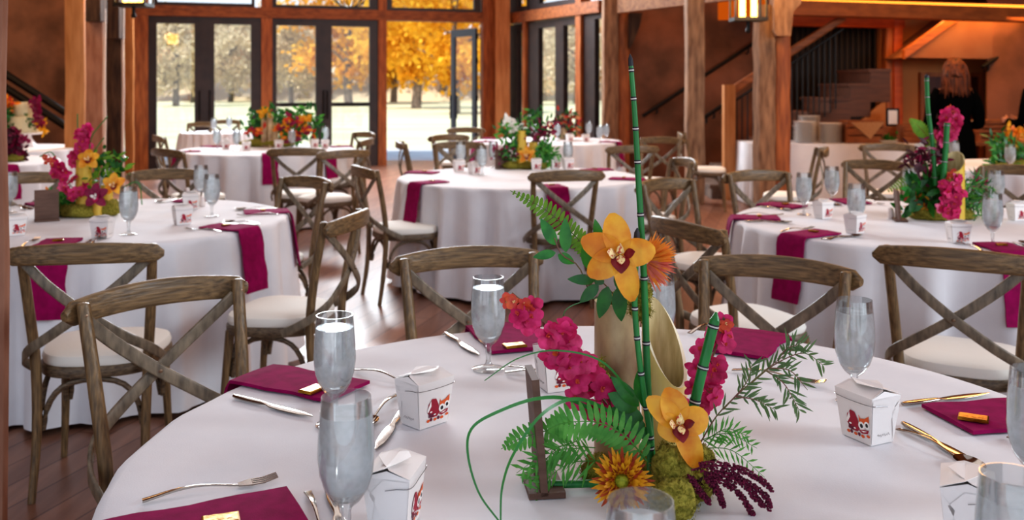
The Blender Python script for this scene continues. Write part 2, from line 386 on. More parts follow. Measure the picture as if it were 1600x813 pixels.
# ceiling and remaining walls
b = MB(); b.box((1.5, 7.8, 4.75), (21, 21.6, .12)); struct(b.build('ceiling', 'timber_h', smooth=False))
b = MB(); b.box((-8.2, 7.5, 2.35), (.2, 20.5, 4.7)); struct(b.build('wall_left', 'stone_l', smooth=False))
W1 = Wall((-8.2, 13.2), (-5.0, 13.2)); W1.obj('wall_back_left', 'stone_l', 0, W1.u(165), 0, 4.7, .25)
b = MB(); a = BW.at(ub(208)); b.hexa([V(t) for t in ((-5.9, 13.2, 0), (-5.75, 13.2, 0), (a.x+.05, a.y, 0), (a.x-.1, a.y, 0), (-5.9, 13.2, 4.7), (-5.75, 13.2, 4.7), (a.x+.05, a.y, 4.7), (a.x-.1, a.y, 4.7))])
W2 = Wall((1.70, 14.4), (6.2, 14.4)); W2.obj('wall_stair', 'stone_r', 0, 5.0, 0, 4.7, .25)
BW.obj('wall_back', 'plaster_w', ub(200), ub(795), HT, 4.7, .2); SW.obj('wall_side', 'plaster_w', us(797), us(945), HT, 4.7, .2)

def post(name, mt, x0, x1, Y, dep=.2, z1=4.69, z0=0, lab=None, side=0):
    b = MB(); a, c = P(x0, 0, Y).x, P(x1, 0, Y).x
    n = 10
    rings = []
    for i in range(n+1):
        z = z0+(z1-z0)*i/n; j = .006*math.sin(i*2.3+x0)
        rings.append([V(((a+c)/2+px+j, Y+dep/2+py, z)) for px, py in rrect(c-a, dep, .12, 2)])
    b.loft(rings); o = b.build(name, mt); o['kind'] = 'structure'; return o
post('trim_10', 'timber_l', 101, 131, 10.5, .05)
post('trim_11', 'rough_g', 131, 160, 12.4, .05)
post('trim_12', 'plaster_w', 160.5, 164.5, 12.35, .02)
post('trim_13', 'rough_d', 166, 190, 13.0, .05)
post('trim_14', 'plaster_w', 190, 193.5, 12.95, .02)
post('trim_15', 'timber_l', 194, 208, 14.8, .05)
post('trim_16', 'rough_g', -40, 5, 2.6, .03)
post('trim_17', 'rough', 943, 967, 14.0, .3)
post('trim_18', 'timber', 966, 984, 14.1, .2)
post('trim_19', 'rough', 1074, 1102, 11.6, .22)
post('trim_20', 'rough', 1186, 1213, 10.9, .3, 2.35)
post('trim_21', 'timber', 1212, 1236, 10.98, .25, 2.6)
post('trim_22', 'timber', 1385, 1397, 13.6, .2); post('trim_23', 'beamr', 1397, 1411, 13.55, .2)
# corbels under the eaves on the left posts, curved bracket on the right post
def corbel(name, pts, Y, t, mt):
    b = MB(); f = [P(x, y, Y) for x, y in pts]; r = [p+V((0, t, 0)) for p in f]
    n = len(f); b.add(f+r, [tuple(range(n)), tuple(range(2*n-1, n-1, -1))]+[(i, (i+1) % n, n+(i+1) % n, n+i)[::-1] for i in range(n)])
    return struct(b.build(name, mt, smooth=False))
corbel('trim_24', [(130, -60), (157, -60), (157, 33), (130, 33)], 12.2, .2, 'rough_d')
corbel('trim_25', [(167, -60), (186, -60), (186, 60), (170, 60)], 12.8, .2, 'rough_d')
corbel('trim_26', [(1236, 56), (1214, 56), (1210, 48), (1210, -70), (1262, -70), (1252, 5), (1240, 18)], 10.75, .2, 'rough')
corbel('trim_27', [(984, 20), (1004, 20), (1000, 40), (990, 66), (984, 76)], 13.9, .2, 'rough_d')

def beam(name, mt, p, q, h, t):       # p, q: lower front edge ends
    b = MB(); p, q = V(p), V(q); k = V((0, t, 0)); u = V((0, 0, h))
    b.hexa([p, q, q+k, p+k, p+u, q+u, q+k+u, p+k+u]); return struct(b.build(name, mt, smooth=False))
beam('trim_28', 'beamh', P(965, 20, 13.9), P(1190, -6, 11.4), .28, .25)
beam('trim_29', 'beamd', P(1213, 22, 11.25), P(1640, 34, 12.4), .17, .3)
beam('trim_30', 'beamr', P(1236, 40, 13.2), P(1414, 44, 13.6), .16, .2)
# glowing light strip laid on top of the orange beam, lit soffit boards above it
a, c = P(1240, 9, 11.3), P(1640, 19, 12.45)
b = MB(); b.tube([a+V((0, .12, .06)), c+V((0, .12, .06))], .035); o = b.build('light_strip', 'strip'); tag(o, 'glowing warm light strip on top of the orange beam', 'light strip')
beam('trim_31', 'beamr', P(1213, -22, 11.2), P(1640, -14, 12.3), .08, 3.2)
b = MB()
b.box((2.98, 12.4, 2.42), (.62, .1, .28)); struct(b.build('trim_32', emis('self_glow_board', '#c85a12', .8), smooth=False))  # board given emission in place of warm light falling on it

# staircase rising to the right against the stone wall
st = empty('staircase', P(1105, 311, 12.1), 0, 'wooden staircase with black balusters rising right behind the rough post', 'staircase')
o0 = st.location
def sp(x, y, Y): return P(x, y, Y)-o0
treads = MB(); risers = MB(); nstep = 9; x0 = 1112.; yb = 311.
dx, dyp = 31.0, 22.6
Yn, Yf = 12.1, 13.3
step = []
for i in range(nstep):
    a = sp(x0+dx*i, yb-dyp*(i+1), Yn); c = sp(x0+dx*(i+1), yb-dyp*(i+1), Yn)
    if i < 3: tgt = risers
    else: tgt = treads
    z0 = max(a.z-.42, 0) if i else 0
    tgt.box(((a.x+c.x)/2, (Yf-Yn)/2, (a.z-.04+z0)/2), (c.x-a.x, Yf-Yn, a.z-.04-z0), m=0)
    tgt.box(((a.x+c.x)/2-.012, (Yf-Yn)/2, a.z-.02), (c.x-a.x+.03, Yf-Yn+.04, .04), m=0)
    step.append((a, c))
risers.build('lower_step', 'stonestep', st, smooth=False); treads.build('upper_step', 'tread', st, smooth=False)
b = MB(); a = sp(1137, 311, Yn); b.box((a.x, -.06, .72), (.14, .14, 1.44)); b.build('newel_post', 'timber_l', st, smooth=False)
b = MB(); r0, r1 = sp(1140, 144, Yn-.06), sp(1318, 27, Yn-.06); b.sweep([r0, r1], rrect(.07, .1)); b.build('handrail', 'timber_h', st)
r2, r3 = sp(1146, 159, Yn-.06), sp(1318, 45, Yn-.06); b = MB(); b.sweep([r2, r3], rrect(.03, .03)); b.build('under_rail', 'iron', st)
for i in range(19):
    x = 1151+i*8.6; t = (x-1146)/(1318-1146); top = r2.lerp(r3, t); a = sp(x, 0, Yn-.06)
    base = max(.0, (sp(x, yb-dyp*((x-x0)/dx), Yn).z))
    b = MB(); b.tube([(a.x, -.06, base), (a.x, -.06, top.z)], .009, 6); b.build('baluster', 'iron', st)
b = MB(); k = [sp(1318, 212, Yn+.02), sp(1384, 155, Yn+.02), sp(1384, 212, Yn+.02)]; kk = [p+V((0, .06, 0)) for p in k]
b.add(k+kk, [(0, 2, 1), (3, 4, 5), (0, 1, 4, 3), (1, 2, 5, 4), (2, 0, 3, 5)]); b.build('side_panel', 'plaster', st, smooth=False)
# wall handrails
def wallrail(x0, y0, x1, y1, Y, lab):
    e = empty('wall_handrail', P(x0, y0, Y), 0, lab, 'handrail'); o = e.location
    b = MB(); b.tube([V((0, 0, 0)), P(x1, y1, Y)-o], .028, 8); b.build('rail', 'iron', e)
    for t in (.12, .5, .88):
        p = (P(x1, y1, Y)-o)*t; b = MB(); b.tube([p, p+V((0, 0, -.09)), p+V((0, .11, -.1))], .014, 6); b.build('bracket', 'iron', e)
wallrail(1004, 182, 1192, 58, 14.15, 'black metal handrail climbing the brown stone wall behind the round rough post')
wallrail(1100, 184, 1132, 163, 13.4, 'short black handrail between the rough post and the stair newel')
wallrail(1535, 105, 1612, 55, 12.9, 'black handrail on the orange wall right of the standing woman')
# left stair rails
e = empty('stair_railing', P(0, 118, 12.4), 0, 'pair of black sloping stair rails on the stone wall behind the cake', 'railing')
for y0, y1 in ((112, 176), (133, 197)):
    b = MB(); b.tube([P(-60, y0-40, 12.4)-e.location, P(104, y1+1, 12.4)-e.location], .05, 8); b.build('rail', 'iron', e)
b = MB(); b.hexa([P(40, 222, 12.0), P(112, 222, 12.0), P(112, 222, 12.9), P(40, 222, 12.9), P(40, 200, 12.0), P(112, 200, 12.0), P(112, 200, 12.9), P(40, 200, 12.9)])
o = b.build('wooden_bench', 'doorwood', smooth=False)
for v in o.data.vertices:
    if v.co.z < .95: v.co.z = 0
tag(o, 'dark reddish wooden bench behind the cake table', 'bench')

# upper dark slatted screen behind the stairs
e = empty('slatted_screen', P(1240, 300, 13.9), 0, 'dark vertical slat screen above the stairs', 'screen')
b = MB(); a, c = P(1238, 0, 14.1), P(1384, 0, 14.1); b.box(((a.x+c.x)/2-e.location.x, .15, 2.3-e.location.z), (c.x-a.x, .03, 4.4)); b.build('backing', 'dkwood', e, smooth=False)
for i in range(17):
    x = 1243+i*8.6; p = P(x, 0, 14.0); b = MB(); b.box((p.x-e.location.x, .02, 2.5-e.location.z), (.03, .03, 2.6)); b.build('slat', 'dkwood', e, smooth=False)
# plaster wall with dark doorway, sloping soffit, right wall
W3 = Wall((5.3, 13.9), (12, 13.9))
W3.obj('wall_right_back', 'plaster', 0, 6.7, 0, 4.7, .2)
u0, u1 = W3.u(1437), W3.u(1521); ztop = CAMZ+(HY-120)/F*13.9
dr = struct(empty('door_4', (0, 0, 0))); b = MB(); W3.box(b, u0, u1, 0, ztop, .06, .12); b.build('door_leaf', 'doorwood', dr, smooth=False)
b = MB(); W3.box(b, u0-.06, u0, 0, ztop+.06, .08, .13); W3.box(b, u1, u1+.06, 0, ztop+.06, .08, .13); W3.box(b, u0, u1, ztop, ztop+.06, .08, .13); b.build('door_frame', 'timber', dr, smooth=False)
b = MB(); k = [P(1414, 90, 12.9), P(1545, 92, 12.9), P(1620, 40, 12.9), P(1620, 20, 12.9), P(1505, 20, 12.9)]; kk = [p+V((0, .8, 0)) for p in k]
n = 5; b.add(k+kk, [tuple(range(n)), tuple(range(2*n-1, n-1, -1))]+[(i, (i+1) % n, n+(i+1) % n, n+i)[::-1] for i in range(n)])
struct(b.build('trim_33', 'soffit', smooth=False))
beam('trim_34', 'timber_h', P(1414, 92, 12.85), P(1414+97, 22, 12.85), .12, .1)
W4 = Wall((6.4, 13.0), (8.6, 12.2)); W4.obj('wall_right', 'stone_r', W4.u(1541), 3, 0, 4.7, .15)
b = MB(); b.box((9.6, 5.5, 2.35), (.2, 16.5, 4.7)); struct(b.build('wall_far_right', 'stone_r', smooth=False))

# lanterns
def lantern(px, pybot, Y, lab, w=.36, h=.5):
    p = P(px, pybot, Y); e = empty('iron_lantern', p, 0, lab, 'lantern')
    b = MB(); b.box((0, 0, .1), (w, w*.8, .04)); b.box((0, 0, .1+h), (w, w*.8, .04))
    for x in (-1, 1):
        for y in (-1, 1): b.box((x*w*.46, y*w*.36, .1+h/2), (.02, .02, h))
    b.tube([(0, 0, .08), (0, 0, -.02)], .02); b.ball((0, 0, -.02), .03); b.tube([(0, 0, .1+h), (0, .3, .2+h), (.0, .5, .2+h)], .02)
    b.build('lantern_frame', 'iron', e, smooth=False)
    for i in range(4):
        a = i*PI/2+.6; x, y = .24*w*math.cos(a), .24*w*math.sin(a)
        b = MB(); b.tube([(x, y, .12), (x, y, .36)], .03, 10); b.build('glowing_candle', 'lampglow', e)
    l = bpy.data.lights.new('lantern_light', 'POINT'); l.energy = 30 if px > 800 else 6; l.color = (1, .55, .2); l.shadow_soft_size = .1
    o = bpy.data.objects.new('lantern_light', l); COL.objects.link(o); o.location = p+V((0, -.3, .3)); return e
lantern(1169, 45, 10.4, 'black iron lantern with glowing candles hung on the rough post by the stairs')
lantern(209, 22, 10.8, 'black iron lantern at the top left in front of the glazed doors')
e = empty('wire_chandelier', P(546, 14, 14.5), 0, 'round wire chandelier hanging before the double doors', 'chandelier')
for k in range(6):
    b = MB(); a = k*PI/6; b.tube([V((.3*math.cos(a)*math.cos(t*PI/12), .3*math.sin(a)*math.cos(t*PI/12), .32+.3*math.sin(t*PI/12))) for t in range(25)], .008, 5, cap=False); b.build('ring', 'iron', e)
b = MB(); b.tube([(0, 0, .6), (0, 0, 4.7-e.location.z)], .01, 6); b.build('chain', 'iron', e)
b = MB(); b.ball((0, 0, .3), .05); b.build('bulb', 'bulb', e)

# ------------------------------------------------------------------ outdoors
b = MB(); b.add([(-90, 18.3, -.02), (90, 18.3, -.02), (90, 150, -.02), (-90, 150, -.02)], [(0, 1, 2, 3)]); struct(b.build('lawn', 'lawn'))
b = MB(); b.add([(-9, 18.3, -.005), (9, 18.3, -.005), (9, 22, -.005), (-9, 22, -.005)], [(0, 1, 2, 3)]); struct(b.build('patio', 'patio'))
b = MB(); nx, ny = 50, 14
vs = [(-140+280*i/nx, 95+6*j, -.3+ (j/ny)**.7*17*(.75+.4*noise.noise(V((i*.15, j*.1, 2))))) for j in range(ny+1) for i in range(nx+1)]
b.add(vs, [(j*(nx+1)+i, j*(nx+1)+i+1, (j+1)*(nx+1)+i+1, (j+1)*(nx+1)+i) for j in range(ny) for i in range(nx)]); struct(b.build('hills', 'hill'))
def make_tree(mt, seed, H=9, Rr=3.6):
    def mk():
        r = random.Random(seed); e = empty('autumn_tree')
        t = MB(); t.tube(curve([(0, 0, 0), (.15, 0, H*.25), (-.1, .1, H*.5), (.1, 0, H*.8)], 8), [.32, .2, .08], 8)
        for k in range(7):
            a = r.random()*6.3; z = H*(.25+.07*k); L = Rr*.7
            t.tube([(0, 0, z), (math.cos(a)*L*.5, math.sin(a)*L*.5, z+L*.3), (math.cos(a)*L, math.sin(a)*L, z+L*.5)], [.1, .06, .02], 5)
        t.build('trunk', 'bark', e)
        c = MB(); cl = []
        for k in range(26):
            a = r.random()*6.3; q = r.random()**.5; z = r.uniform(.2, .95)
            w = math.sin(PI*min(1, (z-.15)/.85))**.6
            cl.append(V((math.cos(a)*Rr*q*w, math.sin(a)*Rr*q*w, H*z)))
        for k in range(4200):
            p = r.choice(cl)+V((r.gauss(0, .6), r.gauss(0, .6), r.gauss(0, .5)))
            d = V((r.gauss(0, 1), r.gauss(0, 1), r.gauss(0, 1))).normalized()
            c.leaf(p, d, d.orthogonal(), r.uniform(.3, .55), .32, .1, nu=2)
        c.build('foliage', mt, e, smooth=False); return e
    return mk
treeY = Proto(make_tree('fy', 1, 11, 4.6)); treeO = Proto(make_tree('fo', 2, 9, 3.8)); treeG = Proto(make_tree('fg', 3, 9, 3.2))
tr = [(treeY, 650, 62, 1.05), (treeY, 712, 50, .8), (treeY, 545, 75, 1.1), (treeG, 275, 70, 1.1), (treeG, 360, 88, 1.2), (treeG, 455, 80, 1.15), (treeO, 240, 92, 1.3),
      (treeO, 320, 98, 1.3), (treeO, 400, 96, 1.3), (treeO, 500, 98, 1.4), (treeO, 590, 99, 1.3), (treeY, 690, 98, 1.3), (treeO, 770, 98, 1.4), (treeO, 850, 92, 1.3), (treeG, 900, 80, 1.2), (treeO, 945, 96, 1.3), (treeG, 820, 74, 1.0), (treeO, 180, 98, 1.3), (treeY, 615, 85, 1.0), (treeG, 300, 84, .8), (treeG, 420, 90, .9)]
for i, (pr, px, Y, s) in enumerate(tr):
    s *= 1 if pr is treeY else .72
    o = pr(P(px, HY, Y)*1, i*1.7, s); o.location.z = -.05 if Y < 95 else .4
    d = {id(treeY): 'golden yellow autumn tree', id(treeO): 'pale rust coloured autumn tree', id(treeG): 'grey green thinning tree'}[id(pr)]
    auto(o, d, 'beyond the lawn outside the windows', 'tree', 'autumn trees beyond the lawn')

# ------------------------------------------------------------------ chair
def outline(n=40, w=.215, d=.205, e=3.0, taper=.12, sc=1, dy=0):
    pts = []
    for k in range(n):
        a = 2*PI*k/n; c, s = math.cos(a), math.sin(a)
        x = math.copysign(abs(c)**(2/e), c)*w; y = math.copysign(abs(s)**(2/e), s)*d
        x *= 1+taper*(y/d); pts.append((x*sc, y*sc+dy))
    return pts
def puck(b, levels, **k):
    b.loft([[V((x, y, z)) for x, y in outline(sc=s, **k)] for s, z in levels])
def make_chair():
    e = empty('cross_back_chair')
    b = MB(); puck(b, [(.93, .405), (.99, .408), (1, .42), (1, .438), (.97, .446)]); b.build('seat_frame', 'wood_d', e)
    b = MB(); puck(b, [(.9, .44), (.965, .447), (.985, .462), (.955, .48), (.85, .49), (.5, .496), (.1, .498)]); b.build('cushion', 'cushion', e)
    for s in (-1, 1):
        b = MB(); b.tube(curve([(s*.185, -.235, 0), (s*.178, -.205, .2), (s*.183, -.19, .44), (s*.198, -.215, .65), (s*.212, -.262, .875)], 14), [.013, .016, .018, .018, .0165], 12)
        b.ball((s*.212, -.262, .875), (.0165, .0165, .006)); b.build('back_leg', 'wood_z', e)
        b = MB(); b.tube(curve([(s*.195, .19, 0), (s*.185, .175, .2), (s*.178, .155, .42)], 8), [.012, .015, .019], 12); b.build('front_leg', 'wood_z', e)
    # top rail
    n = 22; pts = []
    for i in range(n+1):
        t = -1+2*i/n; pts.append(V((t*.252, -.335+.055*t*t+.0*abs(t), .848+.014*(1-t*t))))
    def pr(t):
        k = abs(2*t-1); h = .072-.012*k*k
        if k > .93: h *= max(.35, math.sqrt(max(0, 1-((k-.93)/.07)**2*.85)))
        return rrect(.023, h, .42)
    b = MB(); b.sweep(pts, pr); b.build('top_rail', 'wood_x', e)
    # crossed braces
    for s in (-1, 1):
        off = .007*s
        pts = curve([(s*.205, -.268, .835), (s*.12, -.292+off, .755), (0, -.302+off, .66), (-s*.12, -.285+off, .575), (-s*.19, -.25, .525), (-s*.226, -.18, .475), (-s*.228, -.09, .43)], 20)
        rings = []
        for i, p in enumerate(pts):
            t = (pts[min(i+1, 20)]-pts[max(i-1, 0)]).normalized(); k = i/20
            nrm = V((0, 1, 0)).lerp(V((s*1., .1, 0)), max(0, min(1, (k-.55)/.3))); nrm = (nrm-t*nrm.dot(t)).normalized(); sd = t.cross(nrm)
            rings.append([p+sd*x+nrm*y for x, y in rrect(.034, .012, .4)])
        b = MB(); b.loft(rings); b.build('cross_brace', 'wood_k', e)
    # bent arches under the seat
    def arch(p0, p1):
        p0, p1 = V(p0), V(p1); return curve([p0+V((0, 0, -.18)), p0.lerp(p1, .06)+V((0, 0, -.09)), p0.lerp(p1, .22)+V((0, 0, -.03)), p0.lerp(p1, .5)+V((0, 0, -.012)), p0.lerp(p1, .78)+V((0, 0, -.03)), p0.lerp(p1, .94)+V((0, 0, -.09)), p1+V((0, 0, -.18))], 16)
    for p0, p1 in (((-.165, .155, .41), (.165, .155, .41)), ((-.165, -.18, .41), (.165, -.18, .41)), ((-.175, -.17, .41), (-.175, .145, .41)), ((.175, -.17, .41), (.175, .145, .41))):
        b = MB(); b.tube(arch(p0, p1), .0105, 8); b.build('arch_brace', 'wood_d', e)
    for x, y, z in ((-.212, -.243, .85), (.212, -.243, .85), (0, -.289, .66), (0, -.32, .66), (-.23, -.296, .845), (.23, -.296, .845)):
        b = MB(); b.ball((x, y, z), (.006, .004, .006), seg=8, n=4); b.build('bolt', 'bolt', e)
    return e
chair = Proto(make_chair)
NC = 0
def ch(px, py, th, lab, group=None, Y=None, dz=0):
    s = (py-HY)/.525; Y = Y or F/s; X = (px-CX)/F*Y
    a = math.radians(th); f = V((-math.sin(a), math.cos(a), 0))
    p = V((X, Y, 0))+f*.32; o = chair(p, a); tag(o, lab, 'chair', group or 'cross back chairs around the tables'); o['lab0'] = 1; del o['lab0']; return o
ch(129, 380, 10, 'wooden cross back chair at far left seen from behind, at the left round table')
ch(243, 440, -135, 'large cross back chair left of the front table, inner side of its arched rail showing')
ch(728, 387, -164, 'cross back chair behind the front table, left of the tall reeds')
ch(1214, 402, 152, 'cross back wooden chair behind the front table, right of the tall reeds')
ch(1490, 388, -30, 'cross back chair seen from behind at right edge, magenta napkin hanging beyond it')
ch(1060, 343, -66, 'cross back chair with dark curved rail, right of the tall reed, facing right')
ch(1178, 266, -160, 'cross back chair at the far left corner of the right table, before the rough post')
ch(1372, 250, 140, 'cross back chair behind the right table, left of its flower arrangement')
ch(1385, 224, 170, 'cross back chair standing right in front of the white buffet cloth')
ch(1290, 230, 78, 'small cross back chair seen side on before the buffet beside the plate stacks')
ch(1033, 279, -140, 'cross back chair facing the camera beside the tall reed, orange lit rail and pale posts')
ch(1076, 247, 100, 'cross back chair at the right side of the centre table by the rough round post')
ch(1036, 214, 150, 'brown cross back chair in the cluster right of the reed before the stone wall')
ch(1062, 206, -100, 'cross back chair farthest back in the cluster beside the rough round post')
ch(990, 227, 12, 'cross back chair seen from behind beside the far table with the hanging magenta napkin')
ch(888, 266, 14, 'cross back chair in front of the centre table, a magenta napkin hanging behind its cross')
ch(560, 259, -64, 'brown railed cross back chair at the left side of the centre table facing right')
ch(486, 276, 138, 'cross back chair at the back right of the left table, orange sheen on its rail')
ch(556, 331, 80, 'cross back chair facing left to the left table, full cream seat in view')
ch(463, 231, 7, 'cross back chair in front of the table with the red and orange basket of flowers')
ch(540, 234, 40, 'cross back chair at the right front of the table by the double doors')
ch(573, 206, 128, 'cross back chair standing right of the double doors, farthest of its table')
ch(578, 216, 85, 'cross back chair seen side on between the double doors and the open doorway')
ch(622, 220, -80, 'narrow side on cross back chair in the light of the open doorway')
ch(264, 264, -172, 'cross back chair behind the left table, right of its bamboo vase')
ch(243, 211, -60, 'dark cross back chair with a shiny rail end by the orange corner post')
ch(255, 232, -40, 'dark cross back chair in front of the shiny railed one by the orange post')
ch(317, 191, 160, 'cross back chair silhouetted against the left glazed door, left of a pair')
ch(355, 187, 180, 'cross back chair silhouetted against the left glazed door, right of a pair')
ch(699, 210, -150, 'cross back chair left in the group before the open door leaf')
ch(729, 199, 170, 'cross back chair farthest back before the open door leaf')
ch(717, 221, 180, 'cross back chair behind the centre table glasses, nearest to the open door leaf')
ch(36, 270, -140, 'cross back chair at the left edge behind the tall glasses of the left table')
ch(1592, 258, 138, 'cross back chair at the right edge behind the right table')

# ------------------------------------------------------------------ tables
def cloth(name, c, R, seed, lab, z=.75):
    r = random.Random(seed); b = MB(); nseg = 144
    amps = [(r.uniform(.4, 1), k, r.random()*6.3) for k in (11, 17, 23, 29)]; tot = sum(a for a, _, _ in amps)
    def fold(a): return .34*math.cos(23*a+1.8*math.sin(3*a+amps[0][2]))+.14*math.cos(11*a+amps[1][2]+math.sin(4*a))+.1*math.cos(41*a+amps[2][2])
    rings = []
    for rr in (.001, .2, .4, .6, .8, .93, .985): rings.append([V((R*rr*math.cos(2*PI*j/nseg), R*rr*math.sin(2*PI*j/nseg), z)) for j in range(nseg)])
    for t in (0, .02, .06, .15, .3, .5, .7, .85, 1):
        ring = []
        for j in range(nseg):
            a = 2*PI*j/nseg; f = fold(a); am = .004+.075*t**.5
            g = f*2.2; g = max(-1, min(1, g)); rad = R+.004+am*g*.9+.035*t
            zz = z-.008-(z-.035)*t + (.02*f*t if t == 1 else 0)
            ring.append(V((rad*math.cos(a), rad*math.sin(a), zz)))
        rings.append(ring)
    b.loft(rings, cap0=False, cap1=False)
    o = b.build('tablecloth', 'cloth', angle=1.6); o.location = (c[0], c[1], 0); tag(o, lab, 'tablecloth', 'white floor length tablecloths')
    t = empty('round_table', (c[0], c[1], 0), 0, lab.replace('white floor length tablecloth on', 'round table hidden under the cloth of'), 'table', 'round banquet tables')
    b = MB(); b.lathe([(.001, .745), (R-.06, .745), (R-.05, .735), (R-.05, .72), (.001, .72)], seg=48); b.build('tabletop', 'wood_x', t)
    for k in range(4):
        a = k*PI/2+.4; b = MB(); b.tube([(R*.55*math.cos(a), R*.55*math.sin(a), 0), (R*.5*math.cos(a), R*.5*math.sin(a), .72)], .018, 8); b.build('leg', 'iron', t)
    return o
TAB = {
 'front': ((.22, 1.78), .915), 'left': ((-2.06, 4.84), .9), 'door': ((-2.6, 10.2), .915), 'centre': ((.06, 7.13), .9),
 'right': ((2.02, 4.74), .9), 'redge': ((4.5, 8.0), .9), 'side': ((.43, 11.8), .915), 'ledge': ((-5.0, 8.5), .9),
 'cake': ((-5.55, 10.4), .8), 'small': ((-4.35, 14.1), .5)}
WH = {'front': 'on the front table', 'left': 'on the left table', 'door': 'on the table by the double doors', 'centre': 'on the centre table',
 'right': 'on the right table', 'redge': 'on the table behind at right edge', 'side': 'on the far table by side windows', 'ledge': 'on the table at left edge', 'cake': 'on the cake table', 'small': 'on the small far table'}
for i, (k, (c, R)) in enumerate(TAB.items()): cloth(k, c, R, i+5, 'white floor length tablecloth '+{'front': 'on the large near table with the tall reeds', 'left': 'on the round table at left with yellow bamboo', 'centre': 'on the round table in the middle behind the fern', 'right': 'on the round table at right with magenta snapdragon', 'redge': 'on the partly seen table behind at right edge', 'ledge': 'on the partly seen table at left edge', 'cake': 'on the cake table by the stone wall', 'small': 'on the small far table by the left glass door'}.get(k, WH[k]))

# ------------------------------------------------------------------ table ware prototypes
def make_glass():
    e = empty('water_glass')
    outp = [(.0, 0), (.036, 0), (.038, .002), (.030, .0045), (.012, .009), (.0065, .016), (.0055, .03), (.0075, .042), (.0065, .05), (.009, .057), (.02, .066), (.031, .082), (.0385, .105), (.0415, .13), (.0405, .165), (.0375, .2), (.036, .218)]
    inn = [(.0345, .218), (.036, .2), (.039, .165), (.04, .13), (.037, .105), (.0295, .083), (.018, .069), (.006, .063), (.0001, .062)]
    b = MB(); b.lathe(outp+inn, seg=40); b.build('glass_body', 'glass', e, angle=1.2)
    w = [(.0001, .0625), (.0062, .0635), (.0182, .0695), (.0297, .0835), (.0372, .1055), (.0402, .13), (.0392, .165), (.0368, .192), (.0366, .193), (.0001, .193)]
    b = MB(); b.lathe(w, seg=40); b.build('ice_water', 'water', e, angle=1.0); return e
glassp = Proto(make_glass)
def emblem_mesh():
    b = MB()
    def poly(pts, m, lift=0):
        b.add([V((x, -.0004-lift, z)) for x, z in pts], [tuple(range(len(pts)))], m)
    def ell(cx, cz, rx, rz, m, lift=0, n=14, rot=0):
        poly([(cx+rx*math.cos(2*PI*k/n)*math.cos(rot)-rz*math.sin(2*PI*k/n)*math.sin(rot), cz+rx*math.cos(2*PI*k/n)*math.sin(rot)+rz*math.sin(2*PI*k/n)*math.cos(rot)) for k in range(n)], m, lift)
    # a small four legged lion dancer print: body, mane, head with eyes, feet
    poly([(-.019, -.004), (-.018, .007), (-.012, .014), (-.005, .013), (0, .004), (.003, -.007), (-.002, -.012), (-.012, -.012)], 0)
    poly([(-.017, .005), (-.014, .012), (-.013, .004), (-.018, -.004), (-.02, -.002)], 3, .0002)
    poly([(-.016, -.003), (-.011, -.008), (-.006, -.006), (-.009, -.012), (-.017, -.011)], 1, .0002)
    ell(-.013, -.004, .0022, .0012, 3, .0003); ell(-.006, -.0085, .002, .0011, 3, .0003)
    poly([(.002, .012), (.004, .007), (.012, .009), (.019, .014), (.019, .007), (.017, .002), (.002, .001)], 2, .0003)
    ell(.006, -.002, .0055, .0055, 3, .0004); ell(.015, .001, .0045, .005, 3, .0004); ell(.006, -.002, .0025, .0028, 4, .0006); ell(.015, .001, .0022, .0026, 4, .0006)
    poly([(.001, -.009), (.009, -.006), (.018, -.005), (.016, -.0095), (.006, -.012)], 0, .0005); poly([(.004, -.0085), (.015, -.0068), (.009, -.0095)], 3, .0007)
    ell(-.017, -.0155, .003, .002, 2, .0002); ell(-.005, -.0155, .003, .002, 2, .0002); ell(.007, -.0155, .003, .002, 2, .0002); ell(.016, -.013, .003, .0018, 2, .0002)
    ell(-.012, -.0145, .0022, .0025, 1, .0001); ell(.001, -.0145, .0022, .0025, 1, .0001)
    return b
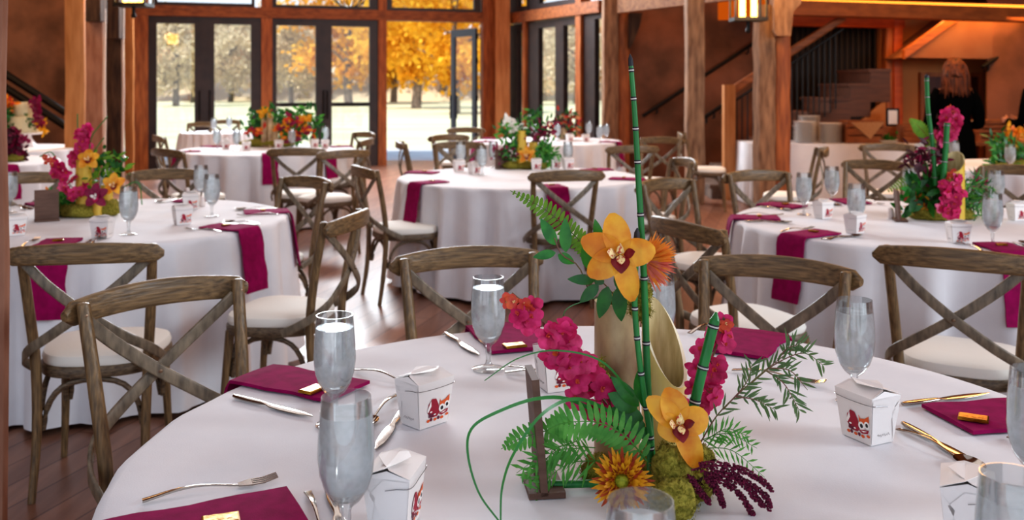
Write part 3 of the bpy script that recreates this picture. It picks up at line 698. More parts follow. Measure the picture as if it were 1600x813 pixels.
def make_box():
    e = empty('favor_box')
    hx0, hy0, hx1, hy1, h = .033, .026, .043, .034, .083
    b = MB(); b.hexa([V(t) for t in ((-hx0, -hy0, 0), (hx0, -hy0, 0), (hx0, hy0, 0), (-hx0, hy0, 0), (-hx1, -hy1, h), (hx1, -hy1, h), (hx1, hy1, h), (-hx1, hy1, h))]); b.build('box_body', 'paper', e, smooth=False)
    # two big lid flaps meeting with a curved tab, and gable side folds
    b = MB()
    for s in (-1, 1):
        vs = [V((-hx1, s*hy1, h)), V((hx1, s*hy1, h)), V((hx1*.92, s*.004, h+.010)), V((.022, -s*.014, h+.013)), V((.0, -s*.024, h+.014)), V((-.018, -s*.012, h+.012)), V((-hx1*.92, s*.004, h+.010))]
        vs = [v+V((0, 0, .0015 if s > 0 else 0)) for v in vs]
        b.add(vs+[v+V((0, 0, .0008)) for v in vs], [tuple(range(7)), tuple(range(13, 6, -1))]+[(i, (i+1) % 7, 7+(i+1) % 7, 7+i) for i in range(7)])
    for s in (-1, 1): b.add([V((s*hx1, -hy1, h)), V((s*hx1, hy1, h)), V((s*hx1*.9, 0, h+.009)), V((s*hx1*.45, 0, h+.002))], [(0, 1, 2), (0, 3, 1)])
    b.build('lid_flap', 'paper', e, smooth=False)
    for s in (-1, 1):      # diagonal side flaps
        b = MB()
        def q(t, z): y = hy0+(hy1-hy0)*z/h; x = hx0+(hx1-hx0)*z/h; return V((s*(x+.0012), t*y, z))
        b.add([q(-.98, .001), q(-.95, .08), q(.1, .082), q(.75, .06), q(.35, .03)], [(0, 1, 2, 3, 4)] if s < 0 else [(4, 3, 2, 1, 0)])
        b.add([q(.98, .001), q(.98, .075), q(.5, .055)], [(0, 1, 2)])
        b.build('side_flap', 'paper', e, smooth=False)
    b = MB()
    pts = [(-hx1-.003, .0, .068), (-hx1-.001, -.015, .07), (-hx1*.98, -hy1-.001, .072), (0, -hy1-.0015, .070), (hx1*.98, -hy1-.001, .072), (hx1+.001, -.015, .07), (hx1+.003, 0, .068)]
    b.tube(curve(pts, 24), .0006, 5); b.build('wire_handle', 'wire', e)
    b = emblem_mesh(); tilt = Matrix.Rotation(-math.atan2(hy1-hy0, h)*-1, 3, 'X')
    b.v = [tuple(tilt @ V((p[0]*1.35, p[1], p[2]*1.35))+V((0.008, -(hy0+(hy1-hy0)*.4)-.0006, .033))) for p in b.v]
    b.build('lion_print', ['ered', 'edk', 'eor', 'ewh', 'eblk'], e, smooth=False)
    for s in (-1, 1):
        b = MB()
        pts = [V((s*(hx0+.0036), -.014+i*.0016, .0165+.0022*math.sin(i*2.1)+.0008*math.sin(i*.9))) for i in range(19)]
        b.tube(pts, .00028, 4); b.build('side_script', 'egr', e, smooth=False)
    return e
boxp = Proto(make_box)
def make_bar():
    b = MB(); r = [(1, 0), (1, .005), (.9, .0068)]
    b.loft([[V((x*s, y*s if s == 1 else y*.82, z)) for x, y in ((-.021, -.011), (.021, -.011), (.021, .011), (-.021, .011))] for s, z in r])
    for k in range(3): b.box((-.01+k*.01, 0, .007), (.006, .008, .0006))
    return b.build('gold_foil_bar', 'gold', smooth=False)
barp = Proto(make_bar)
def napkin_mesh(L, W, hang, R, seed=0):
    # local +X points outward along the table radius, the edge of the table at x = 0
    r = random.Random(seed); b = MB(); rings = []
    prof = []
    for i in range(9): prof.append((-L+(L+.008)*i/8, .7545))
    if hang: prof += [(.012, .751), (.017, .742)]+[(.02+.04*(i/8), .742-hang*i/8) for i in range(1, 9)]
    else: prof += []
    for layer, (th, sc) in enumerate(((.009, 1.0), (.005, .97))):
        rings = []
        for i, (x, z) in enumerate(prof):
            ww = W*sc*(1+.03*math.sin(i*1.3+seed)); wv = .003*math.sin(i*1.7+seed)
            k = i < 10
            if k: ring = [V((x-(0 if layer else .0), -ww/2+wv, z)), V((x, ww/2+wv, z)), V((x, ww/2+wv, z+th*.8)), V((x, 0, z+th)), V((x, -ww/2+wv, z+th*.8))]
            else: ring = [V((x, -ww/2+wv, z)), V((x, ww/2+wv, z)), V((x+th*.8, ww/2+wv, z)), V((x+th+.003*math.sin(i), 0, z)), V((x+th*.8, -ww/2+wv, z))]
            rings.append(ring)
        b.loft(rings); break
    return b
NAP = {}
def napkin(c, R, ang, where, desc, W=.15, L=.22, hang=.27):
    key = (L, W, hang)
    if key not in NAP: NAP[key] = napkin_mesh(L, W, hang, R).build('folded_napkin', 'napkin', angle=.9); o = NAP[key]
    else: o = NAP[key].copy(); COL.objects.link(o)
    o.location = (c[0]+(R+.003)*math.cos(ang), c[1]+(R+.003)*math.sin(ang), 0); o.rotation_euler = (0, 0, ang)
    auto(o, desc, where, 'napkin', 'magenta napkins'); return o
def blade(b, pts, ws, ts, zc):
    pass
def make_knife():
    b = MB(); n = 16; rings = []
    for i in range(n+1):
        t = i/n; x = -.115+.23*t
        w = .009+.003*math.sin(t*9) if t < .45 else .010+.006*math.sin(PI*min(1, (t-.45)/.5)**.8)
        if t < .04: w *= .7
        if t > .93: w *= .6
        if t == 1: w = .003
        th = .0065 if t < .43 else .0022
        z = .004 if t < .45 else .003
        rings.append([V((x, p*1.0, z+q)) for p, q in [(u, v) for u, v in rrect(w*1.4, th, .49)]])
    b.loft(rings); return b.build('table_knife', 'steel')
def flatware(kind):
    def mk():
        b = MB(); n = 20; rings = []
        for i in range(n+1):
            t = i/n; x = -.105+.15*t
            w = .012-.006*min(1, t*1.6) + .002*math.cos(t*3); z = .004+.010*math.sin(PI*t)**1.2
            rings.append([V((x, p, z+q)) for p, q in rrect(w, .0032, .49)])
        b.loft(rings)
        if kind == 'spoon':
            m_ = 8; n2 = 16; vs = []
            for layer in (0, .0012):
                for i in range(m_+1):
                    for j in range(n2):
                        a = 2*PI*j/n2; r = i/m_; vs.append(V((.078+r*.033*math.cos(a), r*.02*math.sin(a)*(1-.12*math.cos(a)), .001+.0085*r*r+layer)))
            fs = []
            for L in (0, 1):
                o = L*(m_+1)*n2
                for i in range(m_):
                    for j in range(n2): k = (j+1) % n2; fs.append((o+i*n2+j, o+i*n2+k, o+(i+1)*n2+k, o+(i+1)*n2+j))
            b.add(vs, fs)
        else:
            rings = [[V((.044+.022*t, p*(.006+.008*t), .004+q+.001*t)) for p, q in ((-1, 0), (1, 0), (1, .002), (-1, .002))] for t in (0, .4, .8, 1)]
            b.loft(rings)
            for k in range(4):
                y = -.0108+k*.0072
                b.sweep([(.064, y, .006), (.085, y*1.0, .006), (.108, y*.9, .011)], lambda t: [(u*(1-.6*t), v) for u, v in ((-.0021, -.001), (.0021, -.001), (.0021, .001), (-.0021, .001))])
        return b.build('dinner_fork' if kind == 'fork' else 'table_spoon', 'steel')
    return mk
CUT = {'knife': Proto(make_knife), 'fork': Proto(flatware('fork')), 'spoon': Proto(flatware('spoon'))}
CD = {'knife': 'steel table knife', 'fork': 'steel fork', 'spoon': 'steel spoon'}
def cut_px(kind, a, c, lab, z=.752, s=1):       # handle end at a, tip towards c
    p, q = G(*a, z), G(*c, z); d = (q-p); ang = math.atan2(d.y, d.x); mid = p+d.normalized()*.112*s
    o = CUT[kind]((mid.x, mid.y, z), ang, s); tag(o, lab, kind, 'cutlery on the front table'); return o

# ---- front table
c0, R0 = TAB['front']
def onT(r, deg, z=.7515, c=c0): a = math.radians(deg); return V((c[0]+r*math.cos(a), c[1]+r*math.sin(a), z))
def lab_nap(deg, lab, **k):
    o = napkin(c0, R0, math.radians(deg), '', '', **k); AUTO.pop(); tag(o, lab, 'napkin', 'magenta napkins'); return o
lab_nap(206.5, 'magenta folded napkin at the bottom left corner of the front table', L=.30, W=.17)
lab_nap(152, 'magenta folded napkin on the front table left side with a gold bar', L=.27, W=.145)
lab_nap(107, 'magenta folded napkin at the back of the front table left of the centrepiece', L=.26, W=.16)
lab_nap(61, 'magenta folded napkin at the back of the front table right of the bamboo vases', L=.24, W=.16)
lab_nap(11.5, 'magenta folded napkin on the right side of the front table with an engraved gold bar', L=.26, W=.16)
def bar_px(x, y, deg, lab, z=.765):
    p = G(x, y, z); o = barp(p, math.radians(deg), 1.3); o.scale = (1.3, 1.6, .85); tag(o, lab, 'gold bar', 'gold foil bars'); return o
bar_px(489, 610, 60, 'small gold foil bar on the napkin behind the left front glasses')
bar_px(804, 541, 20, 'small gold foil bar on the napkin left of the bamboo vase')
bar_px(1521, 655, -28, 'engraved gold foil bar on the napkin at the right of the front table')
bar_px(345, 815, 20, 'gold foil bar on the napkin at the bottom left corner', .765)
def glass_px(x, y, lab):
    p = G(x, y, .7515+.218); o = glassp((p.x, p.y, .7515)); tag(o, lab, 'glass', 'stemmed water glasses'); return o
glass_px(541, 619, 'largest frosty stemmed glass of ice water, front left of the front table')
glass_px(523, 492, 'stemmed glass of ice water beside the gold bar, behind the largest left glass')
glass_px(763, 433, 'stemmed glass of ice water left of the front magenta orchids')
glass_px(1029, 427, 'stemmed glass of ice water half hidden behind the bamboo and reeds')
glass_px(1335, 468, 'stemmed glass of clear water behind the favor box at right of the front table')
glass_px(1617, 577, 'stemmed water glass cut by the right edge beside the gold bar napkin')
glass_px(1583, 742, 'stemmed water glass in the bottom right corner')
glass_px(1001, 782, 'rim of a water glass at the bottom centre in front of the flowers')
def box_px(x, y, deg, lab, z=.7515, s=1.08):
    p = G(x, y, z); o = boxp(p, math.radians(deg), s); tag(o, lab, 'favor box', 'white card favor boxes'); return o
box_px(663, 660, 46, 'white card takeout favor box with red lion print, beside the spoons at left')
box_px(617, 822, 80, 'white favor box behind the largest glass at bottom left')
box_px(1355, 684, -64, 'white favor box with red lion print on the right half of the front table')
box_px(1512, 846, 65, 'white favor box in the bottom right corner behind a glass')
box_px(872, 606, 20, 'white favor box hidden behind the magenta orchids')
cut_px('knife', (367, 622), (500, 656), 'steel knife in front of the left napkin with the gold bar')
cut_px('fork', (553, 579), (617, 596), 'steel fork behind the left napkin, tines to the right')
cut_px('spoon', (622, 618), (585, 655), 'steel spoon between the left glasses and the favor box, upper one')
cut_px('knife', (632, 640), (590, 700), 'steel knife leaning beside the favor box at left')
cut_px('fork', (215, 788), (405, 757), 'steel fork behind the magenta napkin at bottom left')
cut_px('spoon', (480, 770), (500, 830), 'steel spoon right of the bottom left napkin')
cut_px('knife', (513, 768), (535, 830), 'steel knife beneath the largest left glass')
cut_px('knife', (697, 523), (757, 562), 'steel knife behind the back left glass')
cut_px('spoon', (795, 573), (835, 590), 'steel spoon on the napkin left of the orchids')
cut_px('fork', (785, 584), (850, 588), 'steel fork in front of the back left napkin')
cut_px('knife', (1412, 634), (1528, 619), 'steel knife behind the right napkin with the gold bar')
cut_px('spoon', (1400, 672), (1450, 697), 'steel spoon between the right favor box and napkin')
cut_px('knife', (1412, 665), (1488, 707), 'steel knife in front of the right napkin')
cut_px('fork', (1572, 684), (1610, 700), 'steel fork cut by the right edge in front of the napkin')
cut_px('spoon', (1075, 524), (1095, 517), 'steel spoon behind the bamboo vases')
cut_px('fork', (1140, 580), (1185, 587), 'steel fork in front of the back right napkin')

# ---- settings on the other tables
def setting(key, deg, nap=True, gl=True, bx=True, hang=.27, cut=True, gdeg=14, brot=None):
    c, R = TAB[key]; w = WH[key]; a = math.radians(deg)
    if nap:
        napkin(c, R, a, w, 'magenta napkin hanging over the cloth')
        p = onT(R-.09, deg, .765, c); auto(barp(p, a+PI/2), 'small gold foil bar', w, 'gold bar', 'gold foil bars')
    g = math.degrees(.0)
    if gl: auto(glassp(onT(R*.63, deg+gdeg, .7515, c)), 'stemmed glass of ice water', w, 'glass', 'stemmed water glasses')
    if bx: auto(boxp(onT(R*.5, deg+2, .7515, c), brot if brot is not None else a+PI/2), 'white card favor box', w, 'favor box', 'white card favor boxes')
    if cut:
        for k, off in (('knife', .12), ('spoon', .145), ('fork', -.12)):
            t = V((-math.sin(a), math.cos(a), 0)); p = onT(R-.15, deg, .752, c)+t*off
            auto(CUT[k](p, a+PI), CD[k], w, k, 'cutlery on the other tables')
def ontab(key, p, m=.1):
    c, R = TAB[key]; d = V((p.x-c[0], p.y-c[1], 0))
    if d.length > R-m: d = d.normalized()*(R-m)
    return V((c[0]+d.x, c[1]+d.y, .7515))
def glass_at(key, x, y):
    p = ontab(key, G(x, y, .97)); auto(glassp((p.x, p.y, .7515)), 'stemmed glass of ice water', WH[key], 'glass', 'stemmed water glasses')
def box_at(key, x, y, deg=20):
    p = ontab(key, G(x, y, .7515), .16); auto(boxp(p, math.radians(deg)), 'white card favor box', WH[key], 'favor box', 'white card favor boxes')
def nap_at(key, deg, cut=True, **k):
    c, R = TAB[key]; w = WH[key]; a = math.radians(deg); napkin(c, R, a, w, 'magenta napkin hanging over the cloth', **k)
    p = onT(R-.12, deg, .765, c); auto(barp(p, a+PI/2), 'small gold foil bar', w, 'gold bar', 'gold foil bars')
    if cut:
        for kk, off in (('knife', .12), ('spoon', .15), ('fork', -.12)):
            t = V((-math.sin(a), math.cos(a), 0)); p = onT(R-.15, deg, .752, c)+t*off
            auto(CUT[kk](p, a+PI), CD[kk], w, kk, 'cutlery on the other tables')
# left table
for x, y in ((201, 291), (331, 272), (314, 258), (15, 268), (168, 262)): glass_at('left', x, y)
for x, y, d in ((160, 371, -5), (285, 350, 35), (299, 327, 10), (24, 367, 40)): box_at('left', x, y, d)
for d in (-80, -24, 18, 75, 135): nap_at('left', d)
# right table
for x, y in ((1256, 270), (1300, 260), (1338, 287), (1422, 262), (1551, 302), (1557, 266), ): glass_at('right', x, y)
for x, y, d in ((1497, 379, 0), (1336, 364, 40), (1286, 341, 30), (1590, 344, 10)): box_at('right', x, y, d)
for d in (-90, -148, 172, 130, 95): nap_at('right', d)
# centre table
for x, y in ((686, 219), (753, 228), (865, 214), (925, 217), (742, 214)): glass_at('centre', x, y)
for x, y, d in ((717, 268, 20), (741, 272, 40), (838, 266, 0), (873, 262, 20), (896, 263, 20), (760, 252, 10)): box_at('centre', x, y, d)
for d in (-142, -75, -18, 160, 40): nap_at('centre', d, cut=False)
# table by the doors
for x, y in ((339, 202), (370, 202), (397, 195), (456, 201), (490, 194), (513, 197)): glass_at('door', x, y)
for x, y, d in ((385, 235, 10), (353, 233, 20), (436, 232, 0), (491, 231, 30), (508, 232, 5), (332, 228, 20)): box_at('door', x, y, d)
for d in (-150, -74, -35, 150, 30): nap_at('door', d, cut=False)
# side table
for x, y in ((835, 193), (871, 193), (920, 190), (937, 195), (947, 193)): glass_at('side', x, y)
for x, y, d in ((915, 222, 10), (890, 221, 20)): box_at('side', x, y, d)
for d in (-25, 150, -160): nap_at('side', d, cut=False)
for x, y in ((1535, 229), (1567, 218), (1490, 219)): glass_at('redge', x, y)
for d in (-150, 160): nap_at('redge', d, cut=False)
for x, y in ((358, 183), (330, 186)): glass_at('small', x, y)
nap_at('ledge', -30, cut=False)

# wooden menu / number stands and shakers
def stand(p, rz, lab, h=.17, w=.12):
    e = empty('menu_stand', p, rz, lab, 'menu stand', 'dark wooden menu stands')
    b = MB(); b.box((0, 0, h/2+.004), (w, .012, h), Matrix.Rotation(-.08, 3, 'X')); b.build('board', 'board', e, smooth=False)
    b = MB(); b.box((0, -.012, .005), (w, .06, .010)); b.build('base', 'board', e, smooth=False); return e
stand(G(838, 764, .7515), math.radians(97), 'dark wooden menu stand seen edge on left of the front centrepiece', .19, .085)
stand(G(73, 345, .7515), math.radians(30), 'dark brown wooden menu stand at the left table beside its flowers', .15, .11)
stand(G(1402, 345, .7515), math.radians(78), 'dark wooden menu stand on the right table left of its flowers', .15, .1)
stand(G(782, 264, .7515), math.radians(15), 'dark menu stand beside the bamboo on the centre table', .15, .09)
def shaker(x, y, key):
    p = G(x, y, .7515); b = MB(); b.lathe([(.001, 0), (.016, 0), (.018, .01), (.014, .035), (.012, .045), (.013, .052), (.001, .058)], seg=16); o = b.build('salt_shaker', 'shaker', loc=p)
    auto(o, 'small pale salt shaker', WH[key], 'shaker', 'salt shakers')
for x, y, k in ((1392, 342, 'right'), (316, 322, 'left'), (293, 308, 'left')): shaker(x, y, k)

# ------------------------------------------------------------------ flowers
def A(x, y, dy=0, Y0=1.66): return P(x, y, Y0+dy)
class Arr:                             # an arrangement; parts built in world space, then hung from its base
    def __init__(s, name, base, lab, cat='flower arrangement'):
        s.e = empty(name, base, 0, lab, cat, 'orchid and bamboo centrepieces'); s.o = V(base)
    def part(s, b, name, mats, parent=None, lab=None, angle=.7):
        b.v = [tuple(V(p)-s.o) for p in b.v]; o = b.build(name, mats, parent or s.e, angle=angle)
        if lab: o['label'] = lab
        return o
def bamboo(b, c, z0, z1, r, cut=None, t=.0065, seg=36, m=(0, 1)):
    """open bamboo tube, cut=(nx,ny): the mouth slopes down towards that direction"""
    c = V(c); H = z1-z0
    def ring(rr, z, k): 
        out = []
        for j in range(seg):
            a = 2*PI*j/seg; x, y = math.cos(a), math.sin(a); zz = z
            if k and cut: zz = z-(cut[2]*(1+x*cut[0]+y*cut[1])/2)*k
            out.append(V((c.x+rr*x, c.y+rr*y, zz)))
        return out
    zs = [(r, z0, 0), (r*1.0, z0+H*.3, .1), (r*1.0, z0+H*.6, .4), (r*.99, z0+H*.8, .75), (r*.985, z1, 1)]
    b.loft([ring(*q) for q in zs], m[0], True, False)
    b.loft([ring(r*.985, z1, 1), ring(r-t, z1, 1)], m[2] if len(m) > 2 else m[1], False, False)
    b.loft([ring(r-t, z1, 1), ring(r-t, z0+H*.5, .2), ring(r-t, z0+.02, 0)], m[1], False, True)
def reed(b, pts, r, nodes=7, n=30, tip=True):
    c = curve(pts, n); b.tube(c, r, 10, 0)
    for k in range(nodes+1):
        t = (k+.35)/(nodes+.5); i = min(int(t*n), n-1); f = t*n-i; p = c[i].lerp(c[i+1], f); d = (c[i+1]-c[i]).normalized()
        rr = r if not callable(r) else r(t)
        b.tube([p-d*.0035, p-d*.0012], rr*1.1, 10, 1); b.tube([p-d*.0012, p+d*.001], rr*1.12, 10, 2); b.tube([p+d*.001, p+d*.0035], rr*1.1, 10, 1)
    if tip:
        d = (c[-1]-c[-2]).normalized(); b.tube([c[-1], c[-1]+d*.012, c[-1]+d*.02], [(r if not callable(r) else r(1))*1.15, (r if not callable(r) else r(1)), .0008], 8, 1)
def blossom(b, c, n, L=.02, m=0, ml=1, rot=0, r=rnd):
    n = V(n).normalized(); u = n.orthogonal().normalized(); w = n.cross(u)
    for k in range(5):
        a = rot+k*2*PI/5; d = u*math.cos(a)+w*math.sin(a)
        b.leaf(c, d+n*.18, n, L*(1.05 if k % 2 else .95), L*(1.0 if k in (1, 4) else .7), -.18, .10, m, 6, 1.05, full=.5)
    b.leaf(c, n*.8+u*math.cos(rot+PI)+w*math.sin(rot+PI), n, L*.55, L*.4, .4, .3, ml, 3); b.ball(c+n*L*.12, L*.1, ml, 6, 4)
def spray_path(pts, cnt, spread, facing, L, arr, name, mat_='mag', budt=.85, seed=1, lab=None, r0=None):
    r = random.Random(seed); c = curve(pts, 24); sp_ = MB(); sp_.tube(c, .0018, 6); stem = arr.part(sp_, name, 'stem', lab=lab)
    for k in range(cnt):
        t = (k+.5)/cnt; i = min(int(t*24), 23); p = c[i].lerp(c[i+1], t*24-i)
        a = r.random()*6.3; f = V(facing); u = V((math.cos(a), .5*math.sin(a)-.35, math.sin(a)*.9))
        q = p+u*spread*(.45+.55*r.random())*(1-.55*max(0, t-.6)/.4)
        n = (f+V((r.gauss(0, .5), r.gauss(0, .25), r.gauss(0, .5)))).normalized(); b = MB()
        b.tube([p, q-n*.002], .0008, 5, 2)
        if t > budt:
            blossom(b, q, n, L*.62, 0, 1, r.random()*6); arr.part(b, 'orchid_bud', ['bud', 'cymc', 'stem'], stem, angle=1.4)
        else:
            blossom(b, q, n, L*r.uniform(.85, 1.15), 0, 1, PI/2+r.gauss(0, .5)); arr.part(b, 'orchid_blossom', [mat_, 'bud', 'stem'], stem, angle=1.4)
def frond(b, pts, L, W, cnt, nrm=(0, -1, .2), m=0, taper=True, ms=0, fwd=.35, n=40):
    c = curve(pts, n); b.tube(c, [.0014, .0006], 5, ms); nr = V(nrm)
    for k in range(cnt):
        t = (k+1)/(cnt+1); i = min(int(t*n), n-1); p = c[i].lerp(c[i+1], t*n-i); d = (c[i+1]-c[i]).normalized(); s = d.cross(nr).normalized()
        l = L*(min(1, (1-t)*2.6+.12) if taper else 1)*(min(1, t*6+.4))
        for sg in (-1, 1): b.leaf(p, s*sg+d*fwd, nr, l, min(W, l*.7), -.15, .06, m, 5, .7, full=.45)
def fronds_soft(b, p, d, L, cnt, l, m=0, r=rnd):
    """feathery spray with needle leaflets"""
    pts = [V(p), V(p)+V(d)*L*.5+V((0, 0, .01)), V(p)+V(d)*L+V((0, 0, -L*.18))]; c = curve(pts, 14); b.tube(c, [.001, .0004], 4, m)
    for k in range(cnt):
        t = (k+1)/(cnt+1); i = min(int(t*14), 13); q = c[i].lerp(c[i+1], t*14-i); dd = (c[i+1]-c[i]).normalized(); s = dd.cross(V((0, -1, .3))).normalized()
        for sg in (-1, 1): b.leaf(q, s*sg+dd*.8+V((r.gauss(0, .15), r.gauss(0, .3), r.gauss(0, .15))), V((0, -1, .4)), l*(1.1-.6*t), l*.13, -.1, 0, m, 2)
def cymbidium(arr, c, n, up, L=.066, dirs=None, lab='amber cymbidium orchid with dark red lip', dark=False, nm='cymbidium_orchid', W=.046):
    c = V(c); n = V(n).normalized(); up = V(up); up = (up-n*up.dot(n)).normalized(); rt = up.cross(n)
    pm = 'cym' if not dark else 'magd'
    core = MB()
    core.leaf(c+n*.004, n*.9+up*.5, -up, .02, .013, -.5, .5, 1, 5); core.ball(c+n*.008+up*.006, (.006, .006, .008), 1, 8, 5)
    root = arr.part(core, nm, [pm, 'cymc' if not dark else 'white_f'], lab=lab, angle=1.4)
    dirs = dirs or [(90, 1), (150, .95), (30, .95), (225, .95), (315, .95)]
    for a, s in dirs:
        a = math.radians(a); d = rt*math.cos(a)+up*math.sin(a); b = MB()
        b.leaf(c, d+n*.28, n, L*s, W*(1 if s <= 1 else .85), -.30, .32, 0, 9, .9, full=.45); arr.part(b, 'petal', pm, root, angle=1.6)
    b = MB(); base = c+n*.006-up*.002
    b.leaf(base, -up*.8+n*.9, n, L*.48, L*.44, -.3, -.25, 0, 6, .6)
    b.leaf(base+rt*.006, n*.8+up*.25+rt*.35, rt, L*.36, L*.24, .3, .3, 0, 5); b.leaf(base-rt*.006, n*.8+up*.25-rt*.35, -rt, L*.36, L*.24, .3, .3, 1, 5)
    b.leaf(base+n*.004, -up*.6+n, n, L*.3, L*.2, -.2, -.2, 1, 5)
    arr.part(b, 'lip', ['cymd', 'cymc'] if not dark else ['mag', 'white_f'], root, angle=1.4)
    return root
def mosslump(b, c, r, cnt=400, rr=rnd, m=0, fz=1):
    c = V(c); seg, n = 18, 9; rings = []
    for i in range(1, n):
        a = PI*i/n-PI/2; ring = []
        for j in range(seg):
            d = V((math.cos(a)*math.cos(2*PI*j/seg), math.cos(a)*math.sin(2*PI*j/seg), math.sin(a)))
            k = 1+.35*noise.noise(d*2.2+c*9)+.18*noise.noise(d*6+c*20)
            p = c+V((d.x*r[0], d.y*r[1], d.z*r[2]))*k; p.z = max(p.z, .7522); ring.append(p)
        rings.append(ring)
    b.loft(rings, m)
    for k in range(cnt):
        d = V((rr.gauss(0, 1), rr.gauss(0, 1), rr.gauss(0, .8))).normalized(); kk = 1+.35*noise.noise(d*2.2+c*9)
        p = c+V((d.x*r[0], d.y*r[1], d.z*r[2]))*kk*.97
        if p.z < .753: continue
        d2 = (d+V((rr.gauss(0, .6), rr.gauss(0, .6), rr.gauss(0, .6)))).normalized()
        b.leaf(p, d2, d.orthogonal(), rr.uniform(.004, .010), .002, rr.uniform(-.6, .6), 0, m, 2)

# ---- front centrepiece
ar = Arr('flower_arrangement', G(1010, 752, .7515), 'tall front centrepiece of bamboo vases, reeds, magenta orchids and amber cymbidiums on the near table')
Yb = 1.70
vc = P(964, 0, Yb); ztop = P(0, 470, Yb).z
b = MB(); bamboo(b, (vc.x, vc.y, 0), .7525, ztop, .0405, (0, 0, 0)); ar.part(b, 'bamboo_vase', ['bamboo_b', 'bam_in'], lab='mottled upright bamboo vase')
vc2 = P(1038, 0, Yb+.03); b = MB(); bamboo(b, (vc2.x, vc2.y, 0), .7525, P(0, 468, Yb+.03).z, .041, (.62, -.78, .15), m=(0, 1, 2)); ar.part(b, 'bamboo_vase', ['bamboo', 'bam_in', 'bam_rim'], lab='pale bamboo vase cut at a slant')
b = MB()
for q in range(2): reed(b, [A(1020, 748, -.06), A(1012, 600, -.06), A(1006, 430, -.06), A(997, 270, -.06), A(992, 180, -.06), A(986, 103, -.06)], lambda t: .0066-.0025*t, 8, 40) if q == 0 else None
ar.part(b, 'reed_stem', ['reed', 'rdark', 'rlight'], lab='tallest green reed')
b = MB(); reed(b, [A(1019, 700, -.075), A(1010, 640, -.075), A(1000, 570, -.08), A(993, 500, -.08), A(992, 450, -.08), A(995, 375, -.08)], .0048, 6, 36); ar.part(b, 'reed_stem', ['reed', 'rdark', 'rlight'])
b = MB(); reed(b, [A(1082, 645, -.08), A(1097, 580, -.08), A(1117, 500, -.08)], .0085, 2, 12, False); d = (A(1117, 500)-A(1097, 580)).normalized(); b.tube([A(1117, 500, -.08), A(1119, 488, -.08)], [.0085, .002], 10, 0); ar.part(b, 'reed_stem', ['reed', 'rdark', 'rlight'], lab='thick short green reed')
b = MB(); reed(b, [G(840, 757, .762), G(890, 757, .762), G(955, 755, .762)], .0063, 1, 10, False); ar.part(b, 'reed_stem', ['reed', 'rdark', 'rlight'], lab='reed lying flat')
b = MB(); reed(b, [A(1015, 757, -.10), A(1016, 725, -.10), A(1016, 694, -.10)], .0058, 1, 8, False); ar.part(b, 'reed_stem', ['reed', 'rdark', 'rlight'])
# orchid sprays
spray_path([A(975, 665), A(930, 610, -.03), A(880, 555, -.05), A(845, 500, -.06), A(800, 458, -.06)], 36, .034, (-.1, -1, .2), .0235, ar, 'orchid_spray', 'mag', .88, 4, 'long spray of magenta orchids leaning left')
spray_path([A(1085, 640, .03), A(1100, 590, .02), A(1120, 540, .02), A(1132, 492, .02)], 22, .029, (.1, -1, .1), .021, ar, 'orchid_spray', 'mag', .86, 9, 'shorter spray of magenta orchids leaning right')
# amber orchids
cymbidium(ar, A(968, 396, -.09), (.0, -1, .12), (0, 0, 1), .072, [(100, .95), (160, .95), (5, .85), (215, .9), (285, 1.15)], 'amber cymbidium orchid on top of the tall vase')
cymbidium(ar, A(1060, 662, -.13), (.12, -1, .25), (0, 0, 1), .062, [(105, .95), (140, 1.05), (10, .85), (200, .6), (292, 1.25)], 'amber cymbidium orchid low in front')
# protea
pc = A(1006, 408, -.04); r = random.Random(5); b = MB()
for k in range(150):
    a = r.uniform(-1.25, 1.35); d = V((math.cos(a), r.uniform(-.6, .3), math.sin(a)*.9)); up_ = a > .1
    b.leaf(pc+d*.008, d, V((0, -1, 0)), r.uniform(.03, .052), .0045, r.uniform(-.15, .25), .2, 0 if (up_ or r.random() < .25) else 1, 3)
ar.part(b, 'pincushion_flower', ['pro', 'prop'], lab='spiky orange and pink pincushion flower')
# ruscus leaves upper left
def lv(b, x, y, x2, y2, W, dy=-.05, m=0, nrm=(0, -1, .3), bend=-.1, cup=.15, dy2=None):
    p, q = A(x, y, dy), A(x2, y2, dy if dy2 is None else dy2); b.leaf(p, q-p, nrm, (q-p).length, W, bend, cup, m, 8, .8)
b = MB(); b.tube(curve([A(925, 470, -.04), A(905, 418, -.05), A(878, 398, -.06), A(866, 372, -.06)], 10), .0012, 5, 1)
for q in ((868, 383, 845, 341, .021), (884, 394, 883, 340, .021), (868, 395, 832, 402, .016), (872, 398, 899, 412, .018), (918, 420, 920, 364, .024), (940, 388, 930, 342, .018)): lv(b, *q)
ar.part(b, 'leafy_sprig', ['leaf', 'stem'], lab='upper left sprig of glossy leaves')
b = MB(); b.tube(curve([A(975, 480, -.03), A(940, 440, -.05), A(915, 430, -.06)], 8), .0012, 5, 1)
for q in ((930, 438, 886, 436, .018), (935, 445, 905, 474, .02), (950, 448, 936, 500, .024), (965, 450, 972, 505, .026), (940, 432, 930, 445, .02), (960, 430, 990, 470, .022), (975, 440, 1000, 450, .018)): lv(b, *q, dy=-.055)
ar.part(b, 'leafy_sprig', ['leafd', 'stem'])
b = MB(); b.tube(curve([A(1010, 690, -.05), A(985, 640, -.05), A(950, 590, -.05)], 8), .0015, 5, 1)
for q in ((998, 635, 955, 588, .024), (995, 640, 950, 615, .032), (1005, 655, 950, 640, .03), (1008, 665, 965, 660, .026), (1000, 625, 1000, 575, .022), (1012, 640, 1003, 600, .022), (1020, 680, 985, 672, .02)): lv(b, *q, dy=-.06)
ar.part(b, 'leafy_sprig', ['leaf', 'stem'], lab='sprig of broad leaves at the base')
